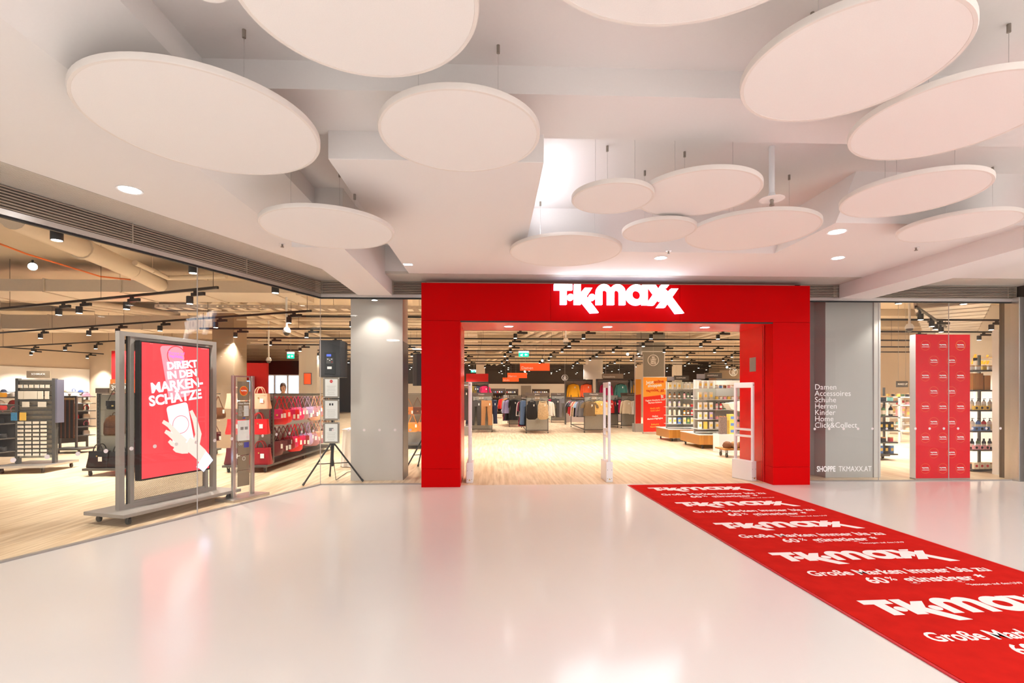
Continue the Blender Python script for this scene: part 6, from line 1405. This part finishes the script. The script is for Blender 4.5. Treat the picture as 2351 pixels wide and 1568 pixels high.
# low trolley with slippers, acrylic bin
X, Y = FL(1668, 1052); X -= 0.02
t = thing('low_trolley', 'low yellow wooden trolley with casters beside the right jamb', 'trolley', (X, Y+0.05, 0)); MB().box(0, 0.9, 0, 0.5, 0.17, 0.2).build('deck', M_bamboo, t, bevel=0.003)
for x in (0.10, 0.8):
    for y in (0.1, 0.4): caster(MB(), x, y, 0.05, 0.17).build('caster', M_dgrey, t)
for i, c in enumerate(('brown', 'camel', 'taupe')):
    o = MB().loft([(0, 0, 0, 0.055, 0.14), (0, 0, 0.05, 0.075, 0.16), (0, -0.02, 0.12, 0.065, 0.12), (0, -0.03, 0.15, 0.03, 0.07)], 18, 0.05).build('rolled_blanket', CLO[c], smooth=True); o.location = (X+0.16+0.17*i, Y+0.27, 0.201); tag(o, '%s rolled bundle on the low trolley, %s from the left' % (c, ORD[i]), 'bundle', 'bundles on the low trolley')
t = thing('acrylic_bin', 'tilted clear acrylic bin fixed beside the front cosmetics gondola', 'bin', (XA(1678, Y1), Y1-0.45, 0.95))
MB().add([(-0.2, 0, 0.1), (0.35, 0, 0.0), (0.35, 0.3, 0), (-0.2, 0.3, 0.1), (-0.3, -0.03, 0.25), (0.4, -0.03, 0.35), (0.4, 0.33, 0.35), (-0.3, 0.33, 0.25)], [(0, 3, 2, 1), (0, 1, 5, 4), (1, 2, 6, 5), (2, 3, 7, 6), (3, 0, 4, 7)]).build('tray', mat('pale_acrylic', (0.7, 0.72, 0.68), 0.2), t); MB().tube((0.2, 0.15, 0.02), (0.2, 0.15, -0.95), 0.02, 10).build('post', M_alu, t); MB().lathe([(0.2, -0.95), (0.2, -0.93)], 24, 0.2, 0.15, 0).build('foot', M_alu, t)
Y4 = 12.2; x4 = XA(1672, Y4)
for k in range(3):
    o = MB().box(0, 0.16, 0, 0.16, 0, 0.16).build('orange_box', pm['yellow']); o.location = (x4+0.03, Y4, 0.45+0.165*k); tag(o, 'orange boxed product in the stack by the right gate, %s from the bottom' % ORD[k], 'box', 'stack by the right gate'); MB().box(0.03, 0.13, -0.002, 0, 0.04, 0.11).build('blue_label', pm['blue'], o)
t = thing('box_plinth', 'small white plinth under the orange boxes by the right gate', 'plinth', (x4-0.25, Y4-0.05, 0)); MB().box(0, 0.6, 0, 0.35, 0.0, 0.45).build('plinth_body', M_top, t); 
o = MB().box(-0.17, 0.0, 0, 0.1, 0, 0.42).build('patterned_box', mat('bw_pattern', (0.2, 0.15, 0.13), 0.5, noise=0.9, nscale=40)); o.location = (x4-0.03, Y4, 0.451); tag(o, 'dark patterned upright box beside the orange boxes', 'box')
# ================================================================== RIGHT WINDOW: shelving units
def bracket_shelf(pa, pb2, Y, pys, label, where, rows, dep=0.32, cas=False, ztop=None):
    x0, x1 = XA(pa, Y), XA(pb2, Y); zs = [ZA((pa+pb2)/2, py, Y) for py in pys]
    t = thing('product_shelf', label, 'shelf unit', (x0, Y, 0))
    for z in zs: MB().box(0, x1-x0, 0, dep, z-0.03, z).build('shelf', M_dgrey, t)
    for x in (0.1, x1-x0-0.06): MB().box(x, x+0.03, dep, dep+0.04, 0.05, ztop or zs[0]+0.3).build('upright', M_dgrey, t)
    MB().box(0.05, x1-x0, dep-0.1, dep+0.3, 0.06, 0.10).build('base', M_dgrey, t)
    for x in (0.1, x1-x0-0.08): caster(MB(), x, dep, 0.03, 0.065).build('caster', M_dgrey, t)
    for r_, (z, (kind, cols2, s_)) in enumerate(zip(zs, rows)):
        if kind is None: continue
        fill(x0+0.02, x1-0.02, Y+0.10, [z], [(kind, cols2)], '%s shelf of %s' % (ORD[r_], where), 'goods on the %s' % where, s_, 0.0, 0.10)
    return x0, x1, zs
x0, x1, zs = bracket_shelf(2234, 2294, 9.0, (849, 895, 941, 989, 1032, 1077), 'dark shelving with candles and soaps right of the red logo panel', 'the right-hand shelving',
    [('jar', ['white', 'white', 'yellow'], 1.0), (None, [], 1), ('pump', ['clear', 'clear', 'white'], 0.95), ('pump', ['clear', 'blue', 'red', 'white'], 1.05), ('bottle', ['black', 'green', 'black'], 1.0), ('jar', ['black', 'red', 'cream'], 1.3)])
o = MB().box(0, 0.20, 0, 0.28, 0, 0.31).build('bamboo_box', M_bamboo, bevel=0.003); o.location = (x0+0.02, 9.02, zs[1]+0.001); tag(o, 'upright bamboo box on the second shelf right of the logo panel', 'box')
o = MB().box(0, 0.12, 0, 0.25, 0, 0.27).build('bamboo_box', M_bamboo, bevel=0.003); o.location = (x0+0.26, 9.04, zs[1]+0.001); tag(o, 'smaller bamboo box behind glass, second shelf right of the logo panel', 'box')
for i, (z, c, n) in enumerate(((zs[2], 'yellow', 3), (zs[3], 'blue', 3), (zs[4], 'pink', 3), (zs[5], 'cream', 3))):
    for k in range(n):
        o = MB().box(0, 0.095, 0, 0.05, 0, 0.075 if i < 3 else 0.12).build('soap_box', pm[c], bevel=0.003); o.location = (x0+0.01+0.105*k, 8.985, z+0.001); tag(o, '%s soap box, %s from left, %s shelf down beside the logo panel' % (c, ORD[k], ORD[i+2]), 'box', 'small boxes at the front of the right-hand shelving')
        mb = MB(); plate(mb, circ(0.047, 0.037 if i < 3 else 0.06, 0.024), -0.001); mb.build('oval_print', pm['black' if i != 3 else 'red'], o)
bracket_shelf(2010, 2062, 10.6, (921, 955, 987, 1015, 1042), 'dark shelving with black bottles left of the red logo panel', 'the left-hand shelving',
    [('jar', ['turquoise', 'black', 'turquoise'], 1.3), ('pump', ['black', 'green', 'black'], 1.1), ('box', ['black'], 0.9), ('jar', ['red', 'black', 'red'], 1.2), ('box', ['black', 'blue'], 0.9)])
# make-up tables beyond
for k, (pa, pb2, Y) in enumerate(((2064, 2100, 14.5), (2040, 2098, 17.5))):
    x0, x1 = XA(pa, Y), XA(pb2, Y)
    t = thing('white_display_table', ('nearer', 'farther')[k]+' white tiered make-up table left of the logo panel', 'table', (x0, Y, 0)); w_ = x1-x0
    for z in (0.35, 0.75, 1.12, 1.36): MB().box(0, w_, 0, 0.5, z-0.03, z).build('tier', M_white, t)
    for x in (0, w_-0.04): 
        for y in (0.0, 0.46): MB().box(x, x+0.04, y, y+0.04, 0, 1.36).build('leg', M_white, t)
    fill(x0+0.03, x1-0.03, Y+0.15, [1.36, 1.12, 0.75, 0.35], [('jar', ['yellow', 'black', 'pink', 'green']), ('jar', ['red', 'pink', 'white', 'red', 'black']), ('box', ['pink', 'kraft', 'white']), ('jar', ['white', 'cream', 'turquoise'])], ('near', 'far')[k]+' make-up table', 'goods on the make-up tables', 1.2, 0, 0.12)
hsign(2059, 2085, 875, 889, 13.6, 'MAKE UP', 'small dark MAKE UP sign above the make-up tables', M_dgrey, M_vinyl, al='CENTER', tsz=0.4)
# white arches and orange script on the far right wall
x0 = XA(2240, 12.5)
t = thing('white_arch_frame', 'white angular arch frames behind the right-hand shelving', 'frame', (x0, 12.5, 0))
for (a_, b_, h_) in ((0.0, 0.9, 2.38), (0.42, 1.3, 2.15)):
    for x in (a_, b_): MB().box(x, x+0.07, a_*0.8, a_*0.8+0.07, 0, h_).build('post', M_white, t)
    MB().box(a_, b_+0.07, a_*0.8, a_*0.8+0.07, h_-0.07, h_).build('lintel', M_white, t)
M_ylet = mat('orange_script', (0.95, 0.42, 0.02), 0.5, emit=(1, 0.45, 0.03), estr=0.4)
wx = XA(2235, 14.6); tag(MB().box(wx-1.0, wx+4.5, 14.7, 14.8, 0, SC).build('partition', M_wwall), 'pale partition carrying orange script lettering behind the right-hand shelving', 'partition')
t = thing('script_lettering', 'orange script lettering on the pale partition at right', 'lettering', (wx+0.02, 14.69, ZA(2250, 826, 14.69))); text('hair', 0.42, (0.30, 0, 0), t, M_ylet, 'word', off=0.006, shear=0.4, ext=0.01)

# lamps turned towards the entrance (they glare in the photograph)
M_glare = mat('glaring_lens', (1, 1, 1), 0.4, emit=(1, 0.93, 0.82), estr=60)
for k, (px, py, Y) in enumerate(((75, 612, None), (1245, 828, 22.25), (1205, 853, 31.0), (1441, 813, 20.06), (1466, 814, 20.06), (1669, 843, 26.6))):
    if Y is None: x, y = CP(px, py, 1.62); z = EYE+1.62
    else: x = XA(px, Y); y = Y; z = ZA(px, py, Y)
    t = thing('aimed_spotlight', 'glaring spotlight turned towards the entrance, %s' % ('over the far left wing', 'above the nearest orange sign', 'above the middle orange sign', 'left of the mirror stand top', 'between mirror stand and column', 'above the rear cosmetics header')[k], 'track light', (x, y, z))
    dv = Vector((-x, -y, EYE-z)).normalized(); dv = (dv+Vector((0, 0, -0.15))).normalized()
    MB().tube(-dv*0.12, (0, 0, 0), 0.05, 18).build('lamp_head', M_bmetal, t); MB().tube((0, 0, 0), dv*0.004, 0.045, 18).build('lens', M_glare, t)
    MB().tube(-dv*0.06, (0, 0, max(0.05, ZTR-z)), 0.012, 8).build('bracket', M_bmetal, t)
# items hung on the slat wall itself
P = K0-GD*6.5+GN*0.10
wall_rack(P, GD, 6.2, (1.30, 1.52), 'narrow shelves on the white slat wall far behind the left racks', h=1.55)
for r_, z in enumerate((1.30, 1.52)):
    for i in range(24):
        p = P+GD*(0.15+0.255*i)+fn*0.18; c = random.Random(i*5+r_).choice(['navy', 'pink', 'white', 'magenta', 'black', 'beige', 'blue'])
        acc(('cap', 'hair_band')[(i+r_) % 2], c, p.x, p.y, z+0.001, a, '%s %s, %s from left, %s level of the slat wall shelves' % (c, ('cap', 'hair band')[(i+r_) % 2], ORD[i], ('lower', 'upper')[r_]), 'accessories on the slat wall')

Y0 = 22.0
clothes_stand(fx(1190, Y0), Y0, 0.8, 2.6, None, None, 'dark clothes stand half hidden behind the sleeveless blouses, left side', front=(('dress', 'black'), ('top', 'navy')),
  left=mix(14, ['top', 'dress'], ['black', 'white', 'green', 'lilac', 'magenta', 'black'], 21), right=mix(8, ['top'], ['black', 'navy', 'grey'], 22), gid='rear dark')
